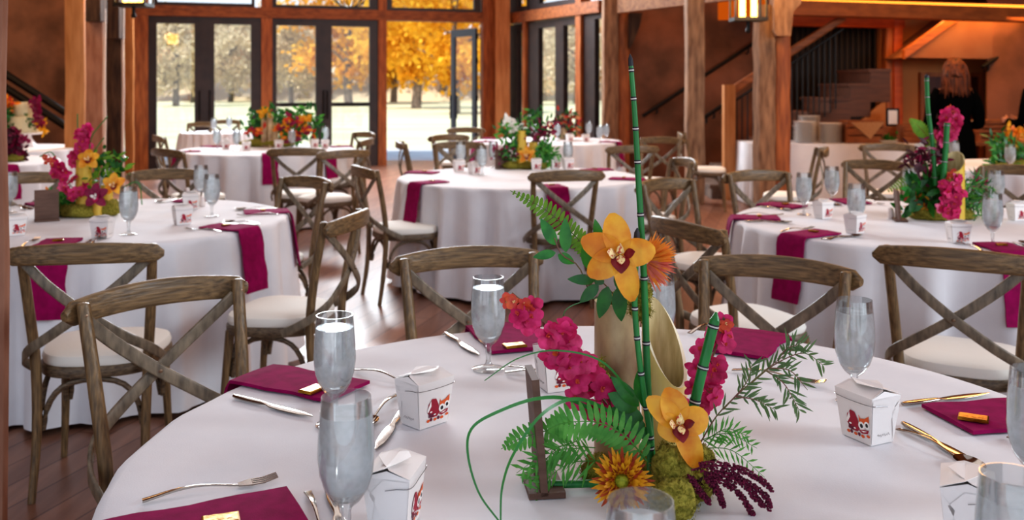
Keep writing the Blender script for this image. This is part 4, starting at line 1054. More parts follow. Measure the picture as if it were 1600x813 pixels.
# fern fronds
b = MB(); frond(b, [A(940, 410, .0), A(905, 375, -.02), A(855, 330, -.02), A(797, 298, -.02)], .021, .0072, 25, (0, -1, .35)); ar.part(b, 'fern_frond', ['fernl'], lab='lime fern frond arching up to the left')
b = MB(); frond(b, [A(1012, 722, -.13), A(975, 680, -.14), A(930, 660, -.14), A(880, 662, -.14), A(855, 672, -.13)], .033, .0088, 20, (0, -1, .25)); ar.part(b, 'fern_frond', ['fern'], lab='broad green fern frond in front')
b = MB(); frond(b, [A(900, 665, -.08), A(860, 672, -.09), A(815, 685, -.09), A(783, 702, -.09)], .022, .0075, 15, (0, -1, .3)); ar.part(b, 'fern_frond', ['fern'])
r = random.Random(3)
for x, y, dx, dz, L in ((930, 700, -1, -.1, .13), (910, 700, -1, -.35, .1), (900, 690, -.9, -.6, .09), (940, 720, -1, -.25, .12), (1090, 690, 1, .1, .1), (1095, 700, 1, -.25, .11), (1100, 690, .9, .3, .08)):
    b = MB(); fronds_soft(b, A(x, y, -.09 if x < 1000 else -.02), V((dx, -.1, dz)).normalized(), L, 10, .045 if x < 1000 else .03, 0, r); ar.part(b, 'feathery_greenery', ['fern'])
# grass loops
def blade3(pts, w=.005):
    b = MB(); c = curve(pts, 40); b.sweep(c, lambda t: [(-w/2*(1.1-t*.7), -.0004), (w/2*(1.1-t*.7), -.0004), (w/2*(1.1-t*.7), .0004), (-w/2*(1.1-t*.7), .0004)], V((0, -1, .15))); ar.part(b, 'grass_blade', ['grass'])
blade3([A(975, 675, -.05), A(900, 628, -.1), A(840, 623, -.14), A(775, 645, -.18), A(737, 670, -.2), A(731, 710, -.22), A(748, 770, -.24), A(782, 818, -.25)], .006)
blade3([A(975, 655, -.05), A(905, 624, -.12), A(850, 645, -.18), A(805, 705, -.22), A(785, 760, -.26), A(782, 822, -.28)], .006)
blade3([A(990, 620, -.06), A(940, 565, -.09), A(870, 548, -.1), A(810, 560, -.1), A(757, 595, -.1)], .0035)
blade3([A(930, 600, -.02), A(880, 500, -.04), A(915, 470, -.04), A(960, 465, -.04)], .002)
# chrysanthemum
mc = A(972, 752, -.17); n = V((-.15, -1, .35)).normalized(); u = V((1, 0, 0)); w_ = n.cross(u).normalized(); u = w_.cross(n)
b = MB(); r = random.Random(8)
for ring_, (cnt, L, tilt) in enumerate(((38, .044, .1), (34, .038, .4), (28, .03, .75), (20, .02, 1.3))):
    for k in range(cnt):
        a = 2*PI*(k+r.random()*.6)/cnt; d = u*math.cos(a)+w_*math.sin(a)
        b.leaf(mc+d*.006, d+n*tilt, n, L*r.uniform(.88, 1.08), .0078, .12, .3, (0 if (k+ring_) % 3 else 1), 5, .75, full=.55)
b.ball(mc+n*.006, (.011, .011, .011), 2, 10, 6)
for k in range(60):
    a = r.random()*6.3; q = r.random()**.5*.011; b.leaf(mc+(u*math.cos(a)+w_*math.sin(a))*q+n*.011, n, u, .007, .002, 0, 0, 2, 2)
ar.part(b, 'chrysanthemum', ['mum', 'mumr', 'mumc'], lab='bronze and yellow spider chrysanthemum')
# moss
b = MB(); r = random.Random(2)
for x, y, dy, rr_ in ((1050, 745, -.13, (.035, .03, .05)), (1050, 785, -.17, (.038, .03, .035)), (1085, 760, -.10, (.032, .03, .03)), (985, 745, -.02, (.05, .04, .035)), (1040, 730, .03, (.06, .05, .03)), (1085, 715, -.05, (.03, .03, .02)), (935, 735, -.02, (.03, .03, .025))):
    mosslump(b, A(x, y, dy), rr_, 650, r)
o = ar.part(b, 'moss_mound', ['moss'], angle=3)
b = MB()
for x, y, dy, rr_ in ((1000, 480, -.03, (.018, .02, .024)), (1000, 455, -.03, (.02, .02, .018)), (965, 470, .04, (.03, .03, .014))): mosslump(b, A(x, y, dy), rr_, 300, r)
for x, y in ((935, 600), (945, 590), (937, 570), (950, 610)): mosslump(b, A(x, y, -.005), (.008, .006, .012), 60, r)
ar.part(b, 'moss_tuft', ['moss'], angle=3)
# amaranth
b = MB(); r = random.Random(6)
for pts in ([(1080, 735), (1110, 728), (1150, 732), (1185, 748), (1205, 765)], [(1095, 735), (1130, 745), (1165, 755), (1195, 775), (1203, 795)], [(1100, 738), (1135, 755), (1165, 785), (1180, 815)], [(1100, 740), (1120, 765), (1130, 790)], [(1075, 742), (1090, 765), (1108, 785)], [(1110, 733), (1150, 745), (1175, 772), (1192, 790)]):
    c = curve([A(x, y, -.16) for x, y in pts], 30); b.tube(c, .0015, 5)
    for i, p in enumerate(c):
        if i < 4: continue
        for k in range(7):
            q = V((r.gauss(0, 1), r.gauss(0, 1), r.gauss(0, 1))).normalized(); rr = .0065*(1.05-.5*i/30)
            pz = p+q*rr; b.ball(pz, .0024, 0, 5, 3)
ar.part(b, 'amaranth_tassel', ['ama'], lab='drooping dark magenta amaranth')
# willow sprig at right
b = MB(); r = random.Random(12)
br_ = [[(1090, 700), (1120, 650), (1160, 610), (1200, 575), (1240, 545)], [(1170, 602), (1210, 570), (1255, 552), (1285, 570)], [(1200, 575), (1235, 580), (1262, 610)], [(1130, 640), (1165, 600), (1175, 570)], [(1150, 620), (1180, 625), (1210, 640)], [(1195, 578), (1225, 600), (1248, 640)], [(1215, 562), (1230, 545), (1250, 538)]]
for pts in br_:
    c = curve([A(x, y, -.04-.05*(x-1090)/200) for x, y in pts], 16); b.tube(c, [.0014, .0005], 5, 1)
    for i in range(3, 17):
        for sg in (-1, 1):
            if r.random() < .3: continue
            d = (c[min(i, 16)]-c[i-1]).normalized(); s = d.cross(V((0, -1, 0))).normalized()
            b.leaf(c[min(i, 16)], d*.7+s*sg*r.uniform(.3, .9)+V((0, r.gauss(0, .3), -.1)), V((0, -1, .3)), r.uniform(.014, .034), .0038, r.uniform(-.6, .3), 0, 0, 5, .8)
ar.part(b, 'willow_sprig', ['willow', 'stem'], lab='wispy narrow leaved sprig at right')
# small buds / extra burgundy at base
b = MB(); r = random.Random(31)
for k in range(26): b.leaf(A(1080+r.uniform(-15, 40), 735+r.uniform(-25, 30), -.12), V((r.uniform(-1, 1), -.4, r.uniform(-1, .6))), V((0, -1, 0)), .02, .006, .2, 0, 0, 3)
ar.part(b, 'burgundy_foliage', ['burg'])

# ---- helper for the other centrepieces (world points taken at the table plane distance)
def mini(name, x, y, lab):
    p = G(x, y, .7515); a = Arr(name, p, lab); Y0 = p.y
    return a, (lambda px, py, dy=0: P(px, py, Y0+dy)), F/Y0
def fill(a, pts, mats, n, L, W, r, name, spread=.05, mi=None, dz=.0):
    groups = []                        # points close together make one clump, each clump is a part
    for p in pts:
        near = [g for g in groups if any((p-q_).length < spread*2.6 for q_ in g)]
        new = [p]+[q_ for g in near for q_ in g]; groups = [g for g in groups if g not in near]+[new]
    for g in groups:
        b = MB()
        for k in range(int(n*len(g)/len(pts))):
            c = r.choice(g); t = V((max(-2, min(2, r.gauss(0, 1)))*spread, max(-2, min(2, r.gauss(0, 1)))*spread*.7, max(-2, min(2, r.gauss(0, 1)))*spread*.8)); p = c+t
            if p.z < .757: p.z = .757+abs(r.gauss(0, .01))
            d = V((r.gauss(0, 1), r.gauss(0, .7), r.gauss(.25, .9))).normalized(); b.leaf(p, d, V((0, -1, .3)), L*r.uniform(.7, 1.2), W, r.uniform(-.3, .2), .1, r.randrange(len(mats)), 3)
        a.part(b, name, mats)
# left table arrangement
a, q, s = mini('flower_arrangement', 128, 338, 'left table centrepiece of yellow bamboo, magenta orchids and orange flowers')
r = random.Random(41)
b = MB(); c = q(131, 0); bamboo(b, (c.x, c.y, 0), .753, q(0, 249).z, .04, (0, 0, 0), m=(0, 1)); a.part(b, 'bamboo_vase', ['bamboo_y', 'bam_in'], lab='tall yellow bamboo vase')
b = MB(); c = q(167, 0, .05); bamboo(b, (c.x, c.y, 0), .753, q(0, 291).z, .03, (0, 0, 0), m=(0, 1)); a.part(b, 'bamboo_vase', ['bamboo_y', 'bam_in'])
b = MB(); c = q(152, 0, -.04); bamboo(b, (c.x, c.y, 0), .753, q(0, 310).z, .022, (0, 0, 0), m=(0, 1)); a.part(b, 'bamboo_vase', ['bamboo_y', 'bam_in'])
b = MB()
for x, y, dy, rr_ in ((130, 330, 0, (.11, .09, .045)), (165, 325, .03, (.07, .07, .05)), (100, 330, .04, (.06, .06, .05))): mosslump(b, q(x, y, dy), rr_, 350, r)
a.part(b, 'moss_mound', ['moss'], angle=3)
spray_path([q(128, 300, -.04), q(110, 290, -.05), q(92, 265, -.05), q(75, 240, -.05)], 26, .045, (0, -1, .1), .03, a, 'orchid_spray', 'mag', .8, 3)
spray_path([q(128, 248), q(128, 225, -.02), q(133, 200, -.02)], 22, .05, (0, -1, .1), .032, a, 'orchid_spray', 'mag', 1.1, 5)
cymbidium(a, q(138, 250, -.07), (.3, -1, .5), (0, 0, 1), .062, nm='orange_orchid', lab='orange orchid on the tall bamboo')
cymbidium(a, q(178, 289, -.06), (.2, -1, .1), (0, 0, 1), .065, nm='orange_orchid', lab='orange orchid at right')
cymbidium(a, q(150, 307, -.10), (.1, -1, .1), (0, 0, 1), .07, nm='cymbidium_orchid', lab='dark magenta cymbidium', dark=True)
fill(a, [q(90, 315), q(98, 330), q(105, 300), q(110, 325)], ['fern', 'leaf'], 170, .06, .014, r, 'leafy_greenery', .035)
fill(a, [q(160, 250), q(165, 262), q(185, 262), q(152, 280)], ['leafd', 'fernl'], 110, .05, .018, r, 'leafy_greenery', .035)
fill(a, [q(88, 305), q(122, 338), q(100, 335)], ['orf'], 30, .04, .015, r, 'orange_petals', .03)
for pts in ([(128, 250), (122, 215), (121, 178)], [(140, 250), (143, 215), (168, 182)], [(145, 240), (155, 225), (163, 215)], [(95, 262), (80, 238), (62, 245)], [(180, 300), (215, 285), (222, 320)]): b = MB(); b.tube(curve([q(*t) for t in pts], 14), .003, 5); a.part(b, 'grass_blade', ['grass'])
# right table arrangement
a, q, s = mini('flower_arrangement', 1478, 342, 'right table centrepiece with cut bamboo, magenta snapdragon, dark foliage and ferns'); r = random.Random(43)
b = MB(); c = q(1490, 0, -.06); bamboo(b, (c.x, c.y, 0), .753, q(0, 236).z, .052, (-.6, -.8, .1)); a.part(b, 'bamboo_vase', ['bamboo_y', 'bam_in'], lab='slant cut yellow bamboo vase')
b = MB()
for x, y, dy, rr_ in ((1465, 335, 0, (.13, .09, .045)), (1500, 335, .02, (.07, .07, .04))): mosslump(b, q(x, y, dy), rr_, 350, r)
a.part(b, 'moss_mound', ['moss'], angle=3)
b = MB(); reed(b, [q(1462, 290, -.05), q(1457, 225, -.05), q(1450, 170, -.05), q(1448, 122, -.05)], .011, 5, 24); a.part(b, 'reed_stem', ['reed', 'rdark', 'rlight']); b = MB(); reed(b, [q(1472, 300, -.08), q(1477, 240, -.08), q(1480, 192, -.08)], .014, 3, 20, False); a.part(b, 'reed_stem', ['reed', 'rdark', 'rlight'])
spray_path([q(1478, 215), q(1480, 200), q(1483, 188), q(1486, 172)], 34, .05, (0, -1, .1), .035, a, 'snapdragon', 'mag', .92, 5)
spray_path([q(1480, 325, -.12), q(1485, 300, -.12), q(1488, 270, -.10)], 34, .055, (0, -1, .1), .032, a, 'orchid_spray', 'mag', .85, 6)
b = MB(); frond(b, [q(1462, 240, .05), q(1445, 208, .03), q(1420, 185, .02)], .045, .014, 18, (0, -1, .3)); a.part(b, 'fern_frond', ['fernl']); b = MB(); frond(b, [q(1465, 300), q(1430, 282), q(1385, 300)], .04, .01, 22, (0, -1, .3)); a.part(b, 'fern_frond', ['fernl'])
fill(a, [q(1445, 245), q(1455, 235), q(1440, 255), q(1455, 262), q(1470, 318), q(1480, 330)], ['burg', 'burg', 'magd'], 190, .058, .016, r, 'burgundy_foliage', .045)
fill(a, [q(1440, 300), q(1460, 285), q(1452, 312), q(1430, 318)], ['leaf', 'leafd'], 90, .09, .035, r, 'leafy_greenery', .04)
fill(a, [q(1510, 310), q(1515, 325), q(1500, 300), q(1525, 300)], ['fern', 'leafd'], 260, .08, .008, r, 'feathery_greenery', .045)
fill(a, [q(1430, 320), q(1445, 325), q(1495, 335)], ['mum', 'redf', 'orf'], 120, .035, .012, r, 'bronze_flower', .03)
fill(a, [q(1440, 232), q(1450, 318)], ['white_f'], 8, .04, .02, r, 'pale_petals', .01)
# centre table arrangement
a, q, s = mini('flower_arrangement', 820, 264, 'centre table centrepiece of two yellow bamboo stems with a low orange orchid'); r = random.Random(45)
for x, y, rr_ in ((815, 204, .04), (833, 222, .035)): b = MB(); c = q(x, 0); bamboo(b, (c.x, c.y, 0), .753, q(0, y).z, rr_, (0, 0, 0)); a.part(b, 'bamboo_vase', ['bamboo_y', 'bam_in'])
b = MB()
for x in (800, 820, 840): mosslump(b, q(x, 259), (.08, .07, .04), 200, r)
a.part(b, 'moss_mound', ['moss'], angle=3)
cymbidium(a, q(823, 243, -.1), (0, -1, .1), (0, 0, 1), .08, nm='orange_orchid', lab='amber orchid with red lip')
fill(a, [q(796, 225), q(798, 245), q(805, 215), q(793, 205), q(826, 200), q(832, 180)], ['leafd', 'fern', 'leafd'], 190, .07, .02, r, 'leafy_greenery', .045)
fill(a, [q(848, 250), q(855, 240), q(845, 232)], ['fern', 'leaf'], 150, .07, .02, r, 'leafy_greenery', .05)
fill(a, [q(840, 215), q(850, 205), q(790, 243)], ['burg', 'magd'], 120, .06, .02, r, 'burgundy_foliage', .05)
fill(a, [q(797, 192), q(805, 200)], ['white_f'], 40, .05, .03, r, 'white_blossom', .03)
# door table basket arrangement
a, q, s = mini('flower_basket', 425, 229, 'wide red, orange and green flower arrangement on the table by the double doors'); r = random.Random(47)
for x, y0 in ((413, 180), (422, 176), (430, 190)): b = MB(); c = q(x, 0, -.1); bamboo(b, (c.x, c.y, 0), .753, q(0, y0).z, .035, (.5, -.8, .06)); a.part(b, 'bamboo_vase', ['bamboo_b', 'bam_in'])
fill(a, [q(x, y) for x in range(400, 490, 12) for y in (185, 198, 212)], ['leafd', 'leafd', 'fern'], 520, .1, .03, r, 'leafy_greenery', .07)
fill(a, [q(437, 200, -.2), q(455, 190, -.2), q(470, 195, -.2), q(400, 205, -.2), q(480, 205, -.2), q(460, 215, -.2)], ['redf', 'magd', 'magd', 'redf', 'orf'], 100, .07, .04, r, 'red_blossom', .04)
fill(a, [q(412, 178, -.1), q(476, 187, -.2), q(450, 200, -.2)], ['mum'], 70, .06, .03, r, 'yellow_blossom', .03)
b = MB(); mosslump(b, q(420, 224), (.3, .15, .06), 300, r); a.part(b, 'moss_mound', ['moss'], angle=3)
# far side table arrangement
a, q, s = mini('flower_arrangement', 880, 218, 'small dark leafy centrepiece with pale bamboo on the far table by side windows'); r = random.Random(49)
b = MB(); c = q(880, 0); bamboo(b, (c.x, c.y, 0), .753, q(0, 180).z, .05, (0, 0, 0)); a.part(b, 'bamboo_vase', ['bamboo_b', 'bam_in'])
fill(a, [q(875, 210), q(886, 200), q(880, 192), q(890, 185), q(872, 195)], ['leafd', 'burg', 'redf'], 260, .09, .03, r, 'leafy_greenery', .07)
# right edge arrangement
a, q, s = mini('flower_arrangement', 1592, 262, 'orange and green flowers cut by the right edge on the table behind'); r = random.Random(51)
fill(a, [q(1570, 225), q(1580, 245), q(1592, 240), q(1600, 250), q(1575, 255)], ['fern', 'leafd', 'leaf'], 420, .09, .025, r, 'leafy_greenery', .06)
fill(a, [q(1592, 212), q(1600, 225), q(1585, 222)], ['mum', 'orf'], 110, .08, .035, r, 'orange_blossom', .04)
fill(a, [q(1585, 250), q(1578, 240), q(1595, 235)], ['redf', 'magd'], 90, .06, .03, r, 'red_blossom', .04)
b = MB(); mosslump(b, q(1592, 258), (.2, .12, .06), 200, r); a.part(b, 'moss_mound', ['moss'], angle=3)
# left edge dark flowers
a, q, s = mini('flower_arrangement', 20, 252, 'dark burgundy flowers at the left edge below the cake'); r = random.Random(53)
fill(a, [q(20, 212), q(25, 225), q(18, 235), q(22, 245), q(12, 225)], ['magd', 'burg'], 300, .07, .035, r, 'burgundy_blossom', .04)
b = MB(); mosslump(b, q(20, 248), (.1, .09, .05), 100, r); a.part(b, 'moss_mound', ['moss'], angle=3)

# ---- cake
cb = G(40, 228, .7515); e = empty('cake_stand', cb, 0, 'white pedestal cake stand on the cake table', 'cake stand')
sc = F/cb.y; zp = P(0, 207, cb.y).z-.7515
b = MB(); b.lathe([(.001, 0), (.12, 0), (.11, .02), (.07, zp*.5), (.06, zp-.03), (.22, zp-.015), (.225, zp), (.001, zp)], seg=32); b.build('stand_body', 'shaker', e)
ck = empty('tiered_cake', cb+V((0, 0, zp+.001)), 0, 'two tier pale yellow cake with magenta orchids on its side', 'cake')
h1, h2 = P(0, 182, cb.y).z-cb.z-zp, P(0, 160, cb.y).z-cb.z-zp
b = MB(); b.lathe([(.001, 0), (.175, 0), (.178, .01), (.178, h1-.01), (.17, h1), (.001, h1)], seg=40); b.build('lower_tier', 'cake', ck)
b = MB(); b.lathe([(.001, h1), (.118, h1), (.12, h1+.01), (.12, h2-.01), (.114, h2), (.001, h2)], seg=40); b.build('upper_tier', 'cake', ck)
A2 = Arr('cake_flowers', P(60, 190, cb.y-.12), 'cascade of dark magenta orchids and a yellow bloom on the right of the cake', 'flowers'); r = random.Random(57); qq = lambda x, y, dy=-.16: P(x, y, cb.y+dy)
fill(A2, [qq(57, 165), qq(58, 175), qq(60, 185), qq(62, 192), qq(55, 160)], ['magd', 'magd', 'magd'], 150, .05, .035, r, 'orchid_blossoms', .025)
fill(A2, [qq(48, 192), qq(43, 186), qq(52, 198)], ['leafd'], 22, .05, .018, r, 'leaves', .02); fill(A2, [qq(67, 203), qq(66, 195)], ['mum'], 30, .07, .03, r, 'yellow_bloom', .015)
A2.e['group'] = 'cake flowers'
A3 = Arr('cake_table_flowers', P(10, 222, cb.y-.2), 'orange and green flowers at the left edge beside the cake', 'flowers'); A3.e['group'] = 'cake flowers'
fill(A3, [qq(12, 175), qq(10, 182), qq(14, 200), qq(10, 215)], ['leaf', 'leafd'], 110, .06, .025, r, 'leaves', .03); fill(A3, [qq(12, 162), qq(9, 168)], ['orf', 'redf'], 60, .07, .035, r, 'orange_bloom', .03)

# ------------------------------------------------------------------ buffet
bx0, bx1 = P(1166, 0, 11.5).x, P(1500, 0, 11.5).x
e = empty('buffet_table', ((bx0+bx1)/2, 11.62, 0), 0, 'long buffet table with white floor length cloth in front of the stairs', 'table')
hw = (bx1-bx0)/2; b = MB(); n = 120; rings = []
per = []
for i in range(n):
    t = i/n*4
    per.append([V((-hw+2*hw*t, -.4, 0)), V((hw, -.4+.8*(t-1), 0)), V((hw-2*hw*(t-2), .4, 0)), V((-hw, .4-.8*(t-3), 0))][int(t)])
for k, (z, amp) in enumerate(((.745, 0), (.73, .004), (.5, .012), (.2, .02), (.02, .025))):
    ring = []
    for i, p in enumerate(per):
        d = V((0, -1, 0)) if i < n/4 else V((1, 0, 0)) if i < n/2 else V((0, 1, 0)) if i < 3*n/4 else V((-1, 0, 0))
        ring.append(p+d*(amp*math.sin(i*2.4)+amp*.5)+V((0, 0, z)))
    rings.append(ring)
b.loft(rings[::-1], cap0=False, cap1=True); b.build('cloth', 'cloth', e, angle=1.0)
b = MB(); b.box((0, 0, .71), (hw*2-.04, .76, .04)); b.build('tabletop', 'wood_x', e, smooth=False)
for sx in (-1, 1):
    for sy in (-1, 1): b = MB(); b.tube([(sx*(hw-.15), sy*.3, 0), (sx*(hw-.15), sy*.3, .69)], .02, 8); b.build('leg', 'iron', e)
def make_plate():
    b = MB(); b.lathe([(.001, 0), (.07, 0), (.075, .003), (.125, .016), (.135, .018), (.134, .0205), (.12, .019), (.073, .006), (.001, .005)], seg=28); return b.build('dinner_plate', 'plate')
plp = Proto(make_plate)
def stack(px, cnt, dY, nm, z0=.747):
    p = P(px, 0, 11.48+dY)
    for k in range(cnt):
        o = plp((p.x+.002*math.sin(k*2), p.y, z0+k*.0195)); tag(o, f'white china plate in the {nm} on the buffet', 'plate', f'plates of the {nm}')
stack(1257, 13, 0, 'taller plate stack beside the rough post'); stack(1297, 12, -.02, 'shorter plate stack right of the tall one'); stack(1264, 16, .29, 'rear plate stack behind the tall one')
# crate with burlap
def crate(p, w, d, h, lab):
    e = empty('wooden_crate', p, 0, lab, 'crate'); b = MB(); b.box((0, 0, .01), (w, d, .02)); b.build('crate_base', 'wicker', e, smooth=False)
    for sy in (-1, 1):
        for k in range(3): b = MB(); b.box((0, sy*d/2, .05+k*(h-.06)/2), (w, .014, (h-.06)/2*.8)); b.build('slat', 'wicker', e, smooth=False)
    for sx in (-1, 1): b = MB(); b.box((sx*w/2, 0, h/2), (.02, d, h)); b.build('end_panel', 'wicker', e, smooth=False)
    return e
pc_ = P(1345, 0, 11.48); crate((pc_.x, pc_.y, .747), .42, .3, .24, 'wooden crate draped with burlap on the buffet')
b = MB(); z = .995; x = pc_.x+.02; y = 11.325
b.add([V((x-.2, y+.3, z)), V((x+.2, y+.3, z)), V((x+.2, y-.01, z+.003)), V((x-.2, y-.01, z+.003)), V((x+.03, y-.02, z-.2))], [(0, 1, 2, 3), (3, 2, 4)]); b.add([V((x-.2, y+.3, z-.004)), V((x+.2, y+.3, z-.004)), V((x+.2, y-.004, z)), V((x-.2, y-.004, z)), V((x+.03, y-.014, z-.2))], [(3, 2, 1, 0), (4, 2, 3)])
tag(b.build('burlap_cloth', 'burlap', smooth=False), 'triangle of burlap cloth hanging from the buffet crate', 'cloth')
p = P(1423, 0, 11.5); crate((p.x, p.y, .747), .24, .2, .2, 'small wooden crate at the right of the buffet')
p = P(1392, 188, 11.8); e = empty('framed_sign', (p.x, 11.75, .747), 0, 'small dark framed card on a wooden riser on the buffet', 'frame')
b = MB(); b.box((0, .03, .09), (.26, .2, .18)); b.build('riser', 'wicker', e, smooth=False)
b = MB(); hh = .22; b.box((0, 0, .185+hh/2), (.16, .015, hh)); b.build('frame', 'iron', e, smooth=False); b = MB(); b.box((0, -.009, .185+hh/2), (.11, .004, hh-.05)); b.build('card', 'paper', e, smooth=False)
p = P(1383, 0, 11.42); e = empty('greens_tray', (p.x, p.y, .747), 0, 'shallow pale tray of green salad on the buffet', 'tray')
b = MB(); b.lathe([(.001, 0), (.11, 0), (.15, .04), (.145, .04), (.1, .01), (.001, .008)], seg=24); b.build('bowl', 'greyc', e)
b = MB(); r = random.Random(3)
for k in range(160): b.leaf((r.gauss(0, .05), r.gauss(0, .05), .03+abs(r.gauss(0, .02))), V((r.gauss(0, 1), r.gauss(0, 1), .5)), V((0, 0, 1)), .05, .03, .2, .1, 0, 2)
o = b.build('salad_greens', 'leaf', e); o['kind'] = 'stuff'
# service table at right with slatted boards
p = P(1560, 0, 11.6); e = empty('service_table', (p.x+.1, p.y, 0), 0, 'wood topped service table at right behind the woman', 'table')
b = MB(); b.box((0, 0, .74), (1.3, .6, .04)); b.build('tabletop', 'wicker', e, smooth=False)
for sx in (-1, 1):
    for sy in (-1, 1): b = MB(); b.box((sx*.6, sy*.25, .36), (.06, .06, .72)); b.build('leg', 'wicker', e, smooth=False)
for k in range(5):
    b = MB(); b.box((0, 0, .018), (.46-.02*(k % 2), .32, .036)); o = b.build('serving_board', 'wicker', smooth=False); o.location = (p.x-.08, p.y, .76+k*.055)
    tag(o, ['lowest', 'second lowest', 'middle', 'second highest', 'topmost'][k]+' of the stacked wooden serving boards behind the woman', 'serving board', 'stacked serving boards')
    if k < 4:
        for sx in (-1, 1):
            b = MB(); b.box((0, 0, .009), (.03, .28, .019)); s_ = b.build('spacer', 'wicker', o, smooth=False); s_.location = (sx*.2, 0, .036)
# ------------------------------------------------------------------ people
def person(loc, rz, lab, nm='person'):
    e = empty(nm, loc, rz, lab, 'person')
    me = bpy.data.meshes.new('body'); H = 1.0
    J = {'pel': (0, 0, .95, .12), 'wst': (0, 0, 1.08, .105), 'chs': (0, .01, 1.27, .125), 'nk0': (0, 0, 1.40, .06), 'nk1': (0, .005, 1.46, .048), 'hd0': (0, .02, 1.53, .07), 'hd1': (0, .01, 1.60, .082), 'hd2': (0, .0, 1.655, .06)}
    names = list(J); vs = [J[k][:3] for k in names]; rs = [J[k][3] for k in names]; ed = [(i, i+1) for i in range(len(names)-1)]
    def chain(parent, pts):
        k = parent
        for x, y, z, r_ in pts: vs.append((x, y, z)); rs.append(r_); ed.append((k, len(vs)-1)); k = len(vs)-1
        return k
    for s in (-1, 1):
        hnd = chain(2, [(s*.15, 0, 1.345, .06), (s*.2, -.01, 1.22, .047), (s*.225, .02, 1.06, .038), (s*.17, .17, 1.03, .032), (s*.10, .26, 1.06, .024), (s*.08, .30, 1.07, .026)])
        base = vs[hnd]
        for k in range(4): chain(hnd, [(base[0]-s*.01, base[1]+.035, base[2]+.02-.014*k, .009), (base[0]-s*.02, base[1]+.065-.004*k, base[2]+.012-.016*k, .008)])
        chain(hnd, [(base[0]-s*.03, base[1]+.01, base[2]+.035, .01), (base[0]-s*.045, base[1]+.03, base[2]+.045, .008)])
        chain(0, [(s*.09, 0, .86, .095), (s*.1, .01, .5, .062), (s*.1, -.02, .28, .052), (s*.1, -.02, .08, .036), (s*.105, .09, .035, .03), (s*.107, .15, .025, .022)])
    me.from_pydata(vs, ed, []); o = bpy.data.objects.new('body', me); COL.objects.link(o); o.parent = e; me.materials.append(M['skin'])
    sk = o.modifiers.new('skin', 'SKIN'); 
    for i, r_ in enumerate(rs): me.skin_vertices[0].data[i].radius = (r_, r_)
    me.skin_vertices[0].data[0].use_root = True; sk.use_smooth_shade = True
    ss = o.modifiers.new('sub', 'SUBSURF'); ss.levels = ss.render_levels = 2
    # face details
    b = MB(); b.leaf((0, .085, 1.6), (0, .5, -1), (0, 1, 0), .04, .025, .3, -.5); b.ball((-.03, .075, 1.6), .011); b.ball((.03, .075, 1.6), .011); b.ball((0, .085, 1.545), (.022, .01, .006))
    for s in (-1, 1): b.ball((s*.08, .0, 1.585), (.012, .018, .03))
    b.build('face_features', 'skin', e)
    # dress: fitted torso, knee length skirt
    b = MB(); rings = []
    for z, rx, ry in ((.30, .235, .19), (.45, .225, .18), (.6, .215, .175), (.78, .205, .17), (.92, .195, .155), (1.03, .155, .13), (1.12, .15, .125), (1.24, .178, .145), (1.33, .185, .125), (1.385, .155, .095), (1.415, .09, .075), (1.43, .07, .068)):
        rings.append([V((rx*math.cos(2*PI*j/28)*(1+.02*math.sin(j*3)*(z < 1)), ry*math.sin(2*PI*j/28), z)) for j in range(28)])
    b.loft(rings); b.build('black_dress', 'black', e, angle=1.5)
    for s in (-1, 1):
        b = MB(); b.tube(curve([(s*.13, 0, 1.37), (s*.2, -.01, 1.24), (s*.235, .01, 1.07), (s*.225, .06, 1.035), (s*.175, .165, 1.03), (s*.115, .245, 1.055)], 16), [.07, .066, .056, .055, .046, .036], 14); b.build('sleeve', 'black', e, angle=1.5)
    for s in (-1, 1):
        b = MB(); b.loft([[V((s*.105+x*k, .055+y*k2, z)) for x, y in rrect(.09, .26, .45, 4)] for z, k, k2 in ((0, 1, 1), (.03, 1, 1), (.07, .8, .7), (.1, .6, .4))]); b.build('shoe', 'black', e)
    # shoulder length wavy hair
    b = MB(); r = random.Random(9)
    rings = []
    for z, rx, y0, y1 in ((1.36, .07, -.17, -.09), (1.40, .118, -.165, -.04), (1.46, .128, -.15, .0), (1.53, .12, -.13, .035), (1.60, .112, -.12, .06), (1.66, .095, -.1, .07), (1.70, .06, -.07, .05), (1.715, .02, -.03, .02)):
        rings.append([V((rx*math.cos(2*PI*j/28)*(1+.06*math.sin(j*2.7+z*30)), (y0+y1)/2+(y1-y0)/2*math.sin(2*PI*j/28)*(1+.05*math.sin(j*4)), z)) for j in range(28)])
    b.loft(rings)
    for k in range(90):
        a = r.uniform(PI, 2*PI); x, y = .115*math.cos(a), -.05+.1*math.sin(a)
        b.tube(curve([(x*.85, y*.9, 1.64), (x*1.05, y*1.05, 1.55), (x*(1.1+r.gauss(0, .06)), y*1.15, 1.46), (x*(1.0+r.gauss(0, .15)), y*1.15, 1.34+r.gauss(0, .025))], 8), [.007, .009, .008, .002], 5)
    b.build('hair', 'hair', e, angle=1.2); return e
p = P(1491, 0, 9.75); person((p.x, p.y, 0), -.25, 'woman with wavy auburn hair in a long sleeved black dress seen from behind')
p = P(1622, 0, 9.9); person((p.x, p.y, 0), .5, 'person in black cut off by the right edge of the view')

